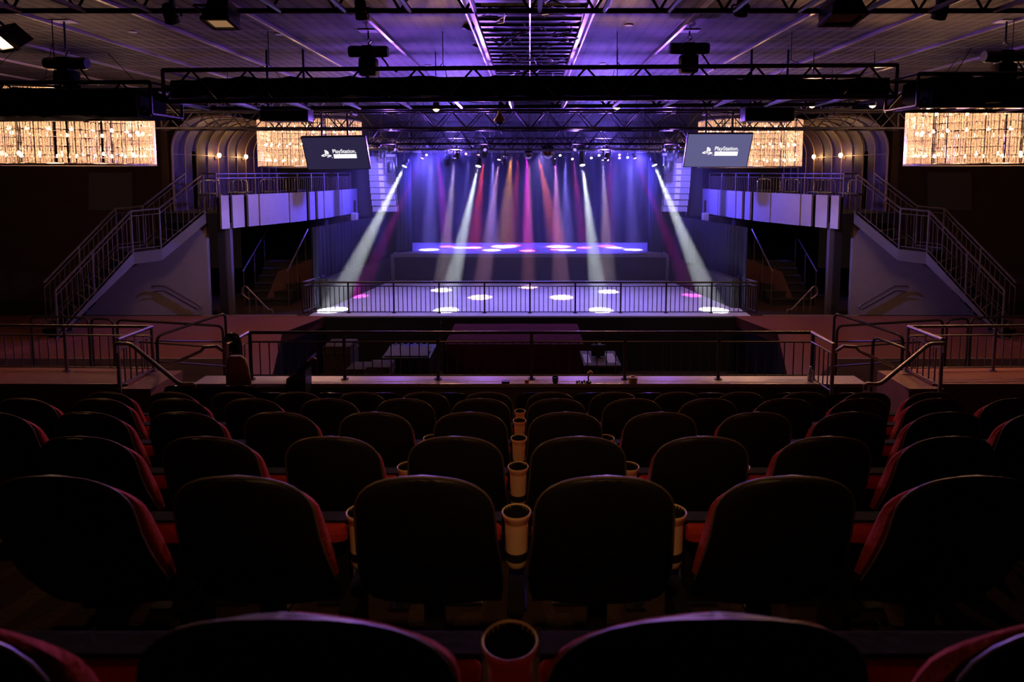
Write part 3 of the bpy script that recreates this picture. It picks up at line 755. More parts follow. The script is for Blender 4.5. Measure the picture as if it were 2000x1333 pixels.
    for xx in (6.55, 7.75):
        part('handrail', t, MB().tube([(s*xx, 17.1, .95), (s*xx, 18.8, 1.95)], .02, 8), M['rail'], True)
        for k in range(3): part('post', t, MB().tube([(s*xx, 17.15+k*.7, 0), (s*xx, 17.15+k*.7, .98+k*.41)], .012, 6), M['rail'], True)
    t = thing('handrail', 'bright bent steel handrail on posts by the %s under-balcony steps' % nm, 'handrail', onz(f(505), 615, 0)*1)
    Yh = 16.25
    part('rail_bar', t, pipe([at(f(487), 585, Yh), at(f(473), 575, Yh), at(f(474), 562, Yh), at(f(480), 559, Yh), at(f(525), 606, Yh), at(f(532), 604, Yh), at(f(533), 617, Yh)], .02, 8, .06), M['rail'], True)
    for px, py in ((486, 565), (500, 581), (515, 596)):
        p = at(f(px), py, Yh); part('post', t, MB().tube([(p.x, p.y, 0), p], .014, 6), M['rail'], True)
    # grey display panels on the dark side walls
    g = obj('wall_screen', MB().prism([at(f(173), 337, 17.7), at(f(258), 337, 17.7), at(f(258), 411, 17.7), at(f(173), 411, 17.7)], (0, .06, 0)), M['poster'])
    tag(g, 'dull grey blank screen on the dark %s side wall' % nm, 'screen')

# ------------------------------------------------------------------ trusses
def truss(label, p0, p1, dep, hgt, nb, m, r=.022, rb=.012, rung=True, zig=('front', 'rear', 'bottom'), name='lighting_truss', end=True):
    """box truss: p0 is the near bottom corner at one end, p1 at the other"""
    p0, p1 = Vector(p0), Vector(p1)
    t = thing(name, label, 'truss', (p0+p1)/2)
    D = Vector((0, dep, 0)); U = Vector((0, 0, hgt))
    for a in (0, 1):
        for b2 in (0, 1): part('chord', t, MB().tube([p0+D*a+U*b2, p1+D*a+U*b2], r, 8), m, True)
    L = (p1-p0)/nb
    for i in range(nb):
        q = p0+L*i; h = q+L*.5; q2 = q+L
        for face, off in (('front', Vector((0, 0, 0))), ('rear', D)):
            if face in zig:
                part('brace', t, MB().tube([q+off, h+U+off, q2+off], rb, 6, True), m)
        if 'bottom' in zig and not rung: part('brace', t, MB().tube([q, h+D, q2], rb, 6), m)
        if rung: part('rung', t, MB().tube([q+Vector((L.x*.15, 0, 0)), q+Vector((L.x*.15, 0, 0))+D], rb*1.7, 6), M['alu'])
        if 'top' in zig: part('brace', t, MB().tube([q+U, h+U+D, q2+U], rb, 6), m)
    nh = max(2, int(abs(p1.x-p0.x)/3)+1)
    for i in range(nh):
        q = p0.lerp(p1, (i+.5)/nh)+D*.5+U
        part('suspension_wire', t, MB().tube([q-U*0-D*.5, Vector((q.x, q.y, min(q.z+.15, CEIL-.02))), q+D*.5], .006, 5), m)
        part('suspension_wire', t, MB().tube([Vector((q.x, q.y, min(q.z+.15, CEIL-.02))), Vector((q.x, q.y, CEIL-.005))], .006, 5), m)
    if end:
        for q in (p0, p1):
            part('end_frame', t, MB().tube([q, q+D, q+D+U, q+U, q], rb*1.3, 6), m)
    return t
def soft(name, label, x0, x1, Y0, Y1, z0, z1, cat):
    L = []; n = 60
    for i in range(n+1):
        x = x0+(x1-x0)*i/n; j1, j2 = random.uniform(-.02, .02), random.uniform(-.035, .035)
        pass
        L.append([(x, Y0, z0+j1), (x, (Y0+Y1)/2, z0-.02+j1), (x, Y1, z0+j1), (x, Y1+.03, (z0+z1)/2), (x, Y1, z1+j2), (x, (Y0+Y1)/2, z1+j2+.03), (x, Y0, z1+j2), (x, Y0-.03, (z0+z1)/2)])
    return tag(obj(name, MB().loft(L), M['matte'], smooth=True), label, cat)
truss('black foreground truss along the top edge with pale cross rungs', (-7.2, 4.55, Z(1.27)), (7.2, 4.55, Z(1.27)), .66, .42, 28, M['truss'], zig=('front', 'rear'))
truss('big black centre truss above the seats hung from two chain hoists', (-4.74, 8.4, Z(.90)), (4.74, 8.4, Z(.965)), .95, .40, 13, M['truss'], r=.03, rb=.018)
tt_ = soft('truss_drape', 'long black bundled drape filling the big centre truss', -4.7, 4.7, 8.5, 9.15, Z(.98), Z(1.22), 'drape')
truss('black truss end section above the near left chandelier', (-10.0, 7.6, Z(.64)), (-4.62, 7.9, Z(.70)), .7, .38, 8, M['truss'], r=.028, rb=.016)
soft('truss_drape', 'black bundled drape in the truss over the near left chandelier', -9.9, -4.7, 7.75, 8.35, Z(.66), Z(.98), 'drape')
truss('black truss end section above the near right chandelier', (4.72, 7.9, Z(.80)), (10.0, 7.6, Z(.76)), .7, .38, 8, M['truss'], r=.028, rb=.016)
soft('truss_drape', 'black bundled drape in the truss over the near right chandelier', 4.8, 9.9, 7.75, 8.35, Z(.82), Z(1.12), 'drape')
truss('long silver truss passing behind the big black one, wall to wall', (-7.1, 12.0, Z(.80)), (7.1, 12.0, Z(.80)), .45, .33, 24, M['truss'], r=.024, rb=.013, rung=False)
truss('second dark truss over the dance floor, just above both screens', (-3.5, 14.0, Z(.60)), (3.5, 14.0, Z(.60)), .4, .30, 16, M['truss'], r=.022, rb=.012, rung=False)
truss('third thin dark truss over the dance floor front edge', (-4.4, 16.3, Z(.56)), (4.4, 16.3, Z(.56)), .4, .28, 18, M['truss'], r=.02, rb=.011, rung=False)
truss('stage front truss carrying the four white beam lights', (-4.6, 18.3, Z(.66)), (4.6, 18.3, Z(.66)), .35, .28, 20, M['alu'], r=.018, rb=.010, rung=False)
truss('mid-stage truss carrying the lamps aimed at the dance floor', (-4.5, 20.3, Z(.62)), (4.5, 20.3, Z(.62)), .35, .28, 19, M['alu'], r=.018, rb=.010, rung=False)
truss('upstage truss carrying the row of coloured lamps', (-4.4, 22.3, Z(.68)), (4.4, 22.3, Z(.68)), .4, .3, 18, M['alu'], r=.02, rb=.011, rung=False)
for s in (-1, 1):
    truss('short truss angled up to the ceiling on the %s of the stage' % SIDE[s], (s*3.4, 12.4, Z(1.1)), (s*6.4, 12.9, Z(1.25)), .35, .28, 7, M['alu'], r=.018, rb=.01, rung=False)

# ceiling slot: open lattice with cables between two pale tracks
t = thing('ceiling_lattice', 'dark open ceiling slot of slats and tangled cables down the middle', 'ceiling lattice', (0, 8, CEIL-.06))
for k in range(48):
    y = 3.0+k*.31
    part('slat', t, MB().box((-.62, y, CEIL-.075), (.62, y+.10, CEIL-.055)), M['truss'])
part('backing', t, MB().box((-.64, 2, CEIL-.02), (.64, 19, CEIL-.004)), M['matte'])
for k in range(46):
    y = random.uniform(4.5, 12); x = random.uniform(-.5, .5); P_ = []
    a = random.uniform(0, 6.28)
    for j in range(9):
        P_.append((x+.16*math.cos(a+j*.8)*random.uniform(.5, 1.2), y+.22*math.sin(a+j*.7)*random.uniform(.5, 1.2)+j*.05, CEIL-.10-random.uniform(0, .05)))
    part('cable', t, MB().tube(P_, .008, 5), random.choice([M['blackp'], M['blackp'], M['stringer']]), True)
part('centre_rod', t, MB().tube([(0, 2, CEIL-.12), (0, 14, CEIL-.12)], .010, 6), M['alu'], True)
for s in (-1, 1):
    tr_ = thing('light_track', 'pale %s track beside the central ceiling slot' % SIDE[s], 'track', (s*.66, 8, CEIL-.08))
    part('track_bar', tr_, MB().box((s*.66-.025, 2.0, CEIL-.10), (s*.66+.025, 16, CEIL-.03)), M['ledge'])
    part('track_pipe', tr_, MB().tube([(s*.72, 2, CEIL-.13), (s*.72, 16, CEIL-.13)], .014, 8), M['alu'], True)

# ------------------------------------------------------------------ light fixtures
def can(name, label, cat, p, tgt, m=None, r=.08, L=.24, lens=None, group=None, yoke_up=.18, body=None, hang=None):
    """spotlight: clamp, yoke, body aimed at the target, lens"""
    p = Vector(p); t = thing(name, label, cat, p, 0, group)
    d = (Vector(tgt)-p).normalized(); q = d.to_track_quat('-Z', 'Y')
    bd = MB().lathe([(.001, L), (r*.55, L), (r*.8, L*.85), (r*.85, L*.35), (r, L*.3), (r, .0), (r*.88, 0), (r*.86, .02)], 18)
    b_ = obj('lamp_body', bd, body or M['blackp'], t, True); b_.rotation_mode = 'QUATERNION'; b_.rotation_quaternion = q
    ln = obj('lens', MB().lathe([(.001, .012), (r*.6, .010), (r*.86, .02)], 18), m or M['matte'], t, True); ln.rotation_mode = 'QUATERNION'; ln.rotation_quaternion = q
    obj('yoke', pipe([(-r*1.2, 0, L*.3), (-r*1.25, 0, yoke_up), (r*1.25, 0, yoke_up), (r*1.2, 0, L*.3)], .008, 6, .03), M['blackp'], t, True)
    obj('clamp', MB().box((-.016, -.016, yoke_up), (.016, .016, (max(hang-p.z, yoke_up+.03) if hang else yoke_up+.10))), M['blackp'], t)
    return t
cn = {'a': 0}
CN = {str(WHITE): 'white', str(LAV): 'lavender', str(MAG): 'magenta', str(RED): 'red', str(AMB): 'amber', str(PINK): 'pink'}
whites = 0
for (lx, ly, Y, tx, ty, kind, e, col, deg, bl) in BEAMS:
    p = at(lx, ly, Y); tg = onz(tx, ty, 0 if kind == 'f' else STAGE_Z)
    d = (tg-p).normalized(); p2 = p-d*.06
    if col == WHITE:
        can('moving_head_light', 'moving light throwing a bright white beam, %s from the left' % ORD[whites], 'stage light', p2, tg, lens_mat((.9, .96, 1), 60), .085, .26, group='white beam lights', yoke_up=.16, hang=Z(.69)); whites += 1
    else:
        cn['a'] += 1
        g = max(col); c2 = tuple(min(1, .35+.65*c/g) for c in col)
        pos = 'left' if lx < 1030 else 'right'
        cname = CN.get(str(col), 'pale pink' if col[1] > .3 and col[0] == 1 else 'violet red')
        can('par_light', '%s lamp %s, %s from left among coloured lamps' % (cname, 'lighting the dance floor' if kind == 'f' else 'over the stage', ORD[min(19, sorted([b_[0] for b_ in BEAMS if b_[7] != WHITE]).index(lx))]), 'stage light', p2, tg, lens_mat(c2, 14), .062, .18, group='coloured stage lamps', yoke_up=.11, hang=Z(.65) if kind == 'f' else Z(.71))
# extra small lamps seen only as glowing dots
dots = [(984, 304, AMB), (1094, 304, WHITE), (1118, 311, AMB), (1210, 303, AMB), (1210, 309, PINK), (1226, 308, WHITE), (833, 303, RED), (910, 301, PINK), (934, 303, RED), (1170, 304, WHITE), (1155, 309, WHITE), (1187, 313, PINK)]
for i, (px, py, c) in enumerate(sorted(dots)):
    p = at(px, py, 22.68)
    can('par_light', 'tiny glowing lamp on the upstage bar, %s from the left of the tiny ones' % ORD[i], 'stage light', p, p+Vector((0, -1, -.35)), lens_mat(tuple(min(1, .3+.7*v) for v in c), 10), .045, .14, group='tiny upstage lamps', yoke_up=.09, hang=Z(.68))
for i, (p, tg, e, col, deg, wl_) in enumerate(ADDED_WASH):  # small fixtures added to give each extra wash a lamp body
    d = (Vector(tg)-Vector(p)).normalized()
    can('added_wash_light', 'small added wash lamp %s%s' % (wl_, '' if 'middle of the dance' in wl_ else ', on the '+('left' if p[0] < 0 else 'right')), 'stage light', Vector(p)-d*.10, tg, lens_mat(tuple(min(1, .2+.8*c) for c in col), 1.2), .045, .09, yoke_up=.05, group='added violet and blue wash lamps', hang=Z(.80) if p[1] < 13 else Z(.64))
# dark moving heads hanging against the light
heads = [(747, 302, 18.3), (764, 325, 18.3), (892, 304, 18.3), (946, 301, 18.3), (986, 316, 18.65), (873, 316, 18.65), (1081, 316, 18.65), (1136, 301, 18.3), (1185, 304, 18.3), (1305, 323, 18.3), (1321, 302, 18.3)]
def head_meshes():
    base = MB().box((-.13, -.10, .0), (.13, .10, .09), .015)
    yk = MB().box((-.15, -.03, -.24), (-.115, .03, .0), .01).box((.115, -.03, -.24), (.15, .03, 0), .01)
    hd = MB().lathe([(.001, .12), (.08, .11), (.10, .04), (.105, -.10), (.09, -.16), (.001, -.16)], 20, (0, 0, -.22))
    ln = MB().lathe([(.001, -.165), (.075, -.163)], 20, (0, 0, -.22))
    cl = MB().box((-.02, -.02, .09), (.02, .02, .22))
    return [('base', base.mesh('base', M['blackp'])), ('yoke', yk.mesh('yoke', M['blackp'])), ('head', hd.mesh('head', M['blackp'], True)), ('lens', ln.mesh('lens', M['gloss'], True)), ('clamp', cl.mesh('clamp', M['blackp']))]
HM = head_meshes()
for i, (px, py, Y) in enumerate(heads):
    t = assemble('moving_head_light', HM); q = at(px, py, Y); sc_ = 1.15 if i in (1, 9) else .72
    q.z += .22*sc_; t.location = q; t.scale = (sc_, sc_, sc_)
    t.rotation_euler = (0, 0, random.uniform(-.8, .8))
    cl_ = [c for c in t.children if c.name.startswith('clamp')][0]; cl_.scale = (1, 1, 1); ln_ = (Z(.69)-q.z)/sc_
    link('stem', MB().box((-.02, -.02, .09), (.02, .02, max(.1, ln_))).mesh('stem', M['blackp']), t)
    tag(t, 'unlit black moving light under the stage front truss, %s from the left' % ORD[sorted([h[0] for h in heads]).index(px)], 'stage light', 'unlit black moving lights')
# small fixtures clamped along the ceiling tracks
for s in (-1, 1):
    for j, (px, py) in enumerate(((914, 55), (928, 88), (945, 122)) if s < 0 else ((1142, 47), (1130, 90), (1115, 124))):
        Y = (8.6, 9.9, 11.6)[j]; p = at(px, py, Y)
        can('track_light', 'black track spotlight on the %s ceiling track, %s from the front' % (SIDE[s], ORD[j]), 'spotlight', p, p+Vector((s*.5, .5, -1)), None, .075, .20, group='black spotlights on the ceiling tracks', yoke_up=max(.05, CEIL-.1-p.z))
for i, (px, py, Y) in enumerate(((338, 44, 5.2), (708, 36, 5.2), (1446, 30, 5.2), (1832, 36, 5.2))):
    p = at(px, py, Y)
    can('spotlight', 'small black spotlight under the foreground truss, %s from the left' % ORD[i], 'spotlight', p, p+Vector((0, .6, -1)), None, .055, .15, group='spotlights under the foreground truss', yoke_up=.08)
# floodlights
def flood(label, px, py, Y, w_, h_, tilt, rz, glow):
    t = thing('floodlight', label, 'floodlight', at(px, py, Y), rz)
    hs = obj('housing', MB().prism([(-w_/2, -.05, h_/2), (w_/2, -.05, h_/2), (w_*.38, .10, h_*.3), (-w_*.38, .10, h_*.3)], (0, .0, -h_)), M['blackp'], t)
    fr = obj('bezel', MB().box((-w_/2-.01, -.075, -h_/2), (-w_/2+.02, -.05, h_/2)).box((w_/2-.02, -.075, -h_/2), (w_/2+.01, -.05, h_/2)).box((-w_/2, -.075, h_/2-.02), (w_/2, -.05, h_/2+.01)).box((-w_/2, -.075, -h_/2-.01), (w_/2, -.05, -h_/2+.02)), M['blackp'], t)
    gs = obj('lamp_glass', MB().box((-w_/2+.02, -.060, -h_/2+.02), (w_/2-.02, -.052, h_/2-.02)), glow, t)
    br = obj('bracket', pipe([(-w_/2-.02, 0, 0), (-w_/2-.02, 0, h_*.9), (w_/2+.02, 0, h_*.9), (w_/2+.02, 0, 0)], .01, 6, .02), M['blackp'], t, True)
    t.rotation_euler = (tilt, 0, rz); return t
flood('brightly lit floodlight hanging at the far upper left', 12, 72, 5.4, .26, .17, math.radians(50), math.radians(-28), M['floodglow'])
flood('faintly glowing floodlight under the foreground truss on the left', 432, 30, 5.0, .20, .20, math.radians(80), 0, M['dimglow'])
flood('unlit black floodlight under the foreground truss on the right', 1645, 22, 5.0, .26, .24, math.radians(80), 0, M['gloss'])
spot(at(20, 80, 5.3), (-2.0, 3.2, .8), 60, WARM, 110, .6, .1)
spot((0.0, 0.5, CEIL-.05), (0, 3.6, 1.6), 125, WARM, 52, .9, .1)  # unseen warm downlight added overhead to light the cup holders
# amber lamps under the big truss
for px, py, Y in ((852, 214, 10.4), (1205, 210, 10.4), (1586, 207, 10.4), (1704, 207, 10.4)):
    big = px < 1300; p = at(px, py, Y)
    t = thing('ceiling_downlight', 'glowing amber lamp below the big truss, %s' % {852: 'left of the centre', 1205: 'right of the centre', 1586: 'third from the left', 1704: 'farthest right'}[px], 'lamp', p, 0, 'amber lamps below the big truss')
    obj('bulb', MB().lathe([(.001, -.035), (.035, -.02), (.05, .005), (.03, .02), (.001, .022)], 16), M['lampglow'] if big else M['floodglow'], t, True)
    obj('housing', MB().lathe([(.055, .0), (.06, .03), (.045, .12), (.001, .13)], 16), M['blackp'], t, True)
    obj('stem', MB().tube([(0, 0, .12), (0, 0, CEIL-p.z)], .008, 6), M['blackp'], t)
    spot(p+Vector((0, -.02, -.07)), p+Vector((0, -1.0, -.55)), 230 if big else 150, (1, .46, .18), 118, .6, .04)
# hoists
def hoist(label, px, py, Y, w_):
    p = at(px, py, Y); t = thing('chain_hoist', label, 'hoist', p, 0, 'chain hoists on the ceiling')
    obj('motor', MB().lathe([(.001, -w_*.5), (w_*.13, -w_*.5), (w_*.15, -w_*.44), (w_*.15, w_*.44), (w_*.13, w_*.5), (.001, w_*.5)], 20, axis='x'), M['blackp'], t, True)
    obj('gearbox', MB().box((-w_*.16, -w_*.16, -w_*.18), (w_*.12, w_*.16, w_*.14), .015), M['blackp'], t)
    obj('chain_bag', MB().box((-w_*.24, -w_*.18, -w_*.62), (w_*.22, w_*.18, -w_*.16), .04), M['matte'], t, True)
    obj('hook', pipe([(0, 0, w_*.14), (0, 0, w_*.22), (w_*.08, 0, w_*.27), (0, 0, w_*.34), (-w_*.05, 0, w_*.30)], .012, 8, .03), M['chrome'], t, True)
    obj('chain', MB().tube([(0, 0, w_*.3), (0, 0, CEIL-p.z-.01)], .012, 6), M['truss'], t)
    obj('power_cable', MB().tube([(w_*.3, 0, -w_*.1), (w_*.42, 0, -w_*.25), (w_*.5, 0, -w_*.38), (w_*.7, .05, -w_*.5)], .012, 6), M['blackp'], t, True)
    obj('ceiling_plate', MB().box((-.13, -.09, CEIL-p.z-.012), (.13, .09, CEIL-p.z-.002)), M['paper'], t)
hoist('black chain hoist over the left half of the big truss', 720, 101, 8.85, .53)
hoist('black chain hoist over the right half of the big truss', 1346, 95, 8.85, .53)
hoist('black chain hoist near the ceiling at far left', 130, 124, 8.3, .53)
hoist('black chain hoist near the ceiling at far right', 1962, 110, 8.3, .53)
for k, (px, py) in enumerate(((909, 56), (836, 129), (1228, 50), (1177, 125), (259, 63), (545, 68))):
    p = onz(px, py, CEIL-.012)
    d_ = obj('ceiling_disc', MB().lathe([(.001, 0), (.055, 0), (.06, .008), (.001, .010)], 20), M['paper'], loc=p)
    tag(d_, 'small flat white disc on the ceiling, %s from the left' % ORD[sorted([909, 836, 1228, 1177, 259, 545]).index(px)], 'ceiling fitting', 'white discs on the ceiling')
# dark long speakers hanging under the truss near the screens
for s in (-1, 1):
    px = 560 if s < 0 else 1500; p = at(px, 224, 10.2); ht_ = CEIL-p.z-.005
    t = thing('hanging_speaker', 'black box speaker hung under the truss above the %s screen' % SIDE[s], 'speaker', p)
    obj('cabinet', MB().box((-.40, -.12, -.11), (.38, .14, .11), .03), M['blackp'], t, True)
    obj('grille', MB().box((-.36, -.135, -.09), (.34, -.121, .09)), M['matte'], t)
    obj('bracket', MB().box((-.3, -.01, .11), (-.27, .02, ht_)).box((.27, -.01, .11), (.3, .02, ht_)), M['blackp'], t)
# security dome and mirror balls
p = at(976, 236, 9.36)
t = thing('dome_camera', 'bell-shaped dome camera hanging below the big truss', 'camera', p)
obj('housing', MB().lathe([(.025, .14), (.03, .09), (.06, .05), (.085, .02), (.085, -.01), (.075, -.015)], 24), M['tape'], t, True)
obj('dome', MB().lathe([(.055, -.01), (.05, -.035), (.03, -.055), (.001, -.062)], 20), M['gloss'], t, True)
obj('stem', MB().tube([(0, 0, .14), (0, 0, .30)], .015, 8), M['blackp'], t)
for px, py, R, lb in ((1070, 297, .19, 'larger mirror ball hanging in front of the stage, with a dark top'), (1032, 302, .125, 'smaller mirror ball hanging at the middle of the stage')):
    p = at(px, py, 16.9)
    t = thing('mirror_ball', lb, 'mirror ball', p)
    obj('ball', MB().lathe([(max(.001, R*math.sin(a*PI/16)), R*math.cos(a*PI/16)) for a in range(17)], 28), M['mirror'], t)
    obj('motor', MB().lathe([(.001, R+.0), (.04, R+.0), (.04, R+.05), (.001, R+.05)], 14), M['blackp'], t, True)
    obj('hanging_rod', MB().tube([(0, 0, R+.04), (0, 0, CEIL-p.z-.005)], .008, 6), M['blackp'], t)
    obj('cap', MB().lathe([(R*1.01*math.sin(a*PI/16), R*1.01*math.cos(a*PI/16)) for a in range(0, 7)], 28), M['matte'], t, True)  # matte black shell over the upper part of the ball

# ------------------------------------------------------------------ line arrays
for s in (-1, 1):
    t = thing('line_array', 'tall grey violet lit hanging speaker stack on the %s side of the stage' % SIDE[s], 'speaker array', (s*4.5, 19.6, Z(.5)))
    n = 9
    for k in range(n):
        z1 = Z(.45)-k*.19; back = .012*k*k*.5
        y = 19.4+back
        cb = part('speaker_cabinet', t, MB().box((s*4.13, y, z1-.18), (s*4.87, y+.35, z1), .012), M['speaker'])
        for xa, xb in ((4.16, 4.40), (4.60, 4.84)): obj('grille', MB().box((s*xa, y-.012, z1-.165), (s*xb, y-.001, z1-.015)), M['grille'], cb)
        obj('horn', MB().box((s*4.43, y-.02, z1-.16), (s*4.57, y-.001, z1-.02), .004), M['paper'], cb)
    part('rigging_bar', t, MB().box((s*4.3, 19.45, Z(.47)), (s*4.7, 19.6, Z(.53))).box((s*4.48, 19.5, Z(.5)), (s*4.52, 19.54, CEIL-.002)), M['blackp'])

# ------------------------------------------------------------------ chandeliers
bulb_me = MB().lathe([(.001, -.03), (.02, -.02), (.026, 0), (.018, .025), (.001, .035)], 10).mesh('bulb', M['bulbglow'], True)
def chandelier(label, cx, cyy, R, z0, hgt, ns, power):
    t = thing('drum_chandelier', label, 'chandelier', (cx, cyy, z0), 0, 'drum chandeliers of crystal strands')
    # strands of rectangular crystals
    mb = MB(); rowh = hgt/9
    for ring, Rr in ((0, R),):
        n = ns if ring == 0 else ns*2//3
        for k in range(n):
            a = 2*PI*(k+random.uniform(-.22, .22))/n
            if random.random() < (.10 if ring == 0 else .2): continue
            ca, sa = math.cos(a), math.sin(a); w_ = 2*PI*Rr/n*random.uniform(.36, .50); sw = random.uniform(-.25, .25)
            tx, ty = -math.sin(a+sw), math.cos(a+sw)
            for j in range(9):
                z = .02+j*rowh+random.uniform(-.006, .006); h2 = rowh*.90
                c = Vector((Rr*ca, Rr*sa, z)); T = Vector((tx, ty, 0))*w_; Nn = Vector((ca, sa, 0))*.008
                mb.add([c-T, c+Nn, c+T, c-T*.75+Vector((0, 0, h2)), c+Nn+Vector((0, 0, h2)), c+T*.75+Vector((0, 0, h2))], [(0, 1, 4, 3), (1, 2, 5, 4)])
    o = obj('crystal_strands', mb, M['crystal'], t); o['kind'] = 'stuff'
    for nm, z, rr in (('top_ring', hgt, R), ('bottom_ring', 0.0, R)):
        obj(nm, MB().lathe([(rr-.015, z-.012), (rr+.012, z-.012), (rr+.012, z+.012), (rr-.015, z+.012), (rr-.015, z-.012)], 72), M['rail'], t, True)
    obj('light_block_disc', MB().lathe([(.001, hgt+.03), (R*.72, hgt+.02), (R*.72, hgt), (.001, hgt+.01)], 48), M['matte'], t)  # unseen disc added on top to hold light off the ceiling
    # bottom tray of crystals
    bt = MB(); nn = 240
    for k in range(nn):
        a = 2*PI*k/nn; r0, r1 = (R*.72, R*.985)
        bt.add([(r0*math.cos(a), r0*math.sin(a), .03), (r1*math.cos(a), r1*math.sin(a), .004), (r1*math.cos(a+.018), r1*math.sin(a+.018), .004), (r0*math.cos(a+.018), r0*math.sin(a+.018), .03)], [(0, 1, 2, 3)])
    o2 = obj('bottom_crystals', bt, M['crystal'], t); o2['kind'] = 'stuff'
    for k in range(4):
        a = k*PI/2+.4; obj('suspension_cable', MB().tube([(R*math.cos(a), R*math.sin(a), hgt), (R*.5*math.cos(a), R*.5*math.sin(a), CEIL-z0)], .006, 5), M['truss'], t)
    k2 = 0
    for j, z in enumerate((.16, .52, .90)):
        obj('bulb_ring', MB().lathe([(R*.86, z-.03), (R*.87, z-.03), (R*.87, z-.02), (R*.86, z-.02), (R*.86, z-.03)], 60), M['rail'], t)
        for k in range(24):
            a = 2*PI*(k+.5*(j % 2))/24; link('bulb', bulb_me, t, loc=(R*.86*math.cos(a), R*.86*math.sin(a), z))
    for z in (.25, .8):
        for a in (0.6, 2.7, 4.8):
            point((cx+R*.35*math.cos(a), cyy+R*.35*math.sin(a), z0+z), power, (1, .50, .29), .12)
    return t
for s in (-1, 1):
    a = at(1035+s*882, 320, 10.2)
    chandelier('large glowing crystal drum chandelier nearest the camera on the %s' % SIDE[s], s*7.36, 10.3, 1.19, Z(.10), 1.1, 230, 17)
    chandelier('glowing crystal drum chandelier partly behind the %s screen' % SIDE[s], s*5.30, 15.6, 1.19, Z(.10), 1.1, 200, 17)

# ------------------------------------------------------------------ hanging screens with the logo and lettering
def screen_tv(label, TL, TR, BR, BL, face):
    c = (TL+TR+BR+BL)/4; t = thing('hanging_screen', label, 'screen', c)
    ex = ((TR-TL)+(BR-BL)).normalized(); ey = ((TL-BL)+(TR-BR)); ey = (ey-ex*ey.dot(ex)).normalized(); nz = ex.cross(ey)
    if nz.y > 0: nz = -nz
    W, Hh = ((TR-TL).length+(BR-BL).length)/2, ((TL-BL).length+(TR-BR).length)/2
    R_ = Matrix((ex, ey, nz)).transposed()
    def q(u, v, d=0): return (ex*u*W+ey*v*Hh+nz*d)
    def poly(name, pts, d0, d1, m, par, smooth=False):
        return obj(name, MB().prism([q(u, v, d0) for u, v in pts], nz*(d1-d0)), m, par)
    cs = poly('casing', [(-.5, -.5), (.5, -.5), (.5, .5), (-.5, .5)], -.06, 0, M['screen'], t)
    fc = poly('display', [(-.487, -.48), (.487, -.48), (.487, .48), (-.487, .48)], .0005, .004, face, t)
    obj('mount', MB().tube([q(-.2, .3, -.05), q(-.2, .3, -.05)+Vector((0, 0, .55))], .02, 6).tube([q(.2, .3, -.05), q(.2, .3, -.05)+Vector((0, 0, .55))], .02, 6), M['blackp'], t)
    # emblem: upright letter P over a flat swept S
    as_ = W/Hh
    def e(name, pts): return poly(name, pts, .005, .009, M['logo'], fc)
    x0, y0 = -.163, -.052; k = .0135
    P1 = [(-1.1, -1.9), (-1.1, 12.2), (2.2, 11.0), (4.6, 8.9), (5.6, 6.0), (5.2, 3.4), (3.6, 2.4), (1.7, 3.0), (1.7, 8.2), (1.0, 8.9), (.9, 8.4), (.9, -1.1)]
    e('logo_upright', [(x0+a*k*.66, y0+b2*k) for a, b2 in P1])
    S1 = [(-9.4, .2), (-7.0, 2.4), (-2.2, 4.2), (-2.2, 2.4), (-5.2, 1.1), (-5.5, .2), (-3.9, -.1), (-2.2, .4), (-2.2, -1.3), (-5.0, -1.7), (-8.4, -.9)]
    e('logo_sweep', [(x0+a*k*.60, y0+b2*k-.012) for a, b2 in S1])
    S2 = [(2.0, 1.2), (5.4, 2.2), (9.2, 1.4), (10.6, .1), (9.0, -1.5), (2.0, -4.0), (2.0, -2.2), (6.0, -.7), (6.4, .2), (5.0, .5), (2.0, -.5)]
    e('logo_sweep', [(x0+a*k*.60, y0+b2*k-.012) for a, b2 in S2])
    e('logo_mark', [(x0+.088+.006*math.cos(i*PI/4), y0-.07+.010*math.sin(i*PI/4)) for i in range(8)])
    e('banner', [(-.045, -.145), (.312, -.145), (.312, -.022), (-.045, -.022)])
    cu = bpy.data.curves.new('lettering', 'FONT'); cu.body = 'PlayStation.'; cu.size = .155*Hh*1.05; cu.extrude = .002; cu.offset = .0012*Hh
    cu.align_x = 'LEFT'; cu.align_y = 'BOTTOM_BASELINE'; tmp = bpy.data.objects.new('tmp', cu); C.objects.link(tmp)
    dg = bpy.context.evaluated_depsgraph_get(); dg.update(); me = bpy.data.meshes.new_from_object(tmp.evaluated_get(dg)); bpy.data.objects.remove(tmp)
    xs = [v.co.x for v in me.vertices]; sx_ = .37*W/max(xs)
    for v in me.vertices:
        x, y, z = v.co; v.co = ex*(x*sx_-.055*W)+ey*(y*1.0+.012*Hh)+nz*(.006+z)
    me.materials.clear(); me.materials.append(M['logo']); me.name = 'lettering'
    lt = link('lettering', me, fc)
    return t
screen_tv('left hanging screen, dim, with white logo and lettering', at(588.5, 268.5, 12.3), at(714, 266, 12.3), at(724, 331, 12.63), at(600, 332, 12.63), M['screenface'])
screen_tv('right hanging screen, lighter grey, with white logo and lettering', at(1342.5, 261, 12.3), at(1470.5, 261, 12.3), at(1460, 327, 12.63), at(1335, 327, 12.63), M['screenface2'])

# ------------------------------------------------------------------ things in the sunken pit
def lbox(name, label, cat, a, b2, m, bev=.01): 
    t = obj(name, MB().box(a, b2, bev), m, smooth=False); return tag(t, label, cat)
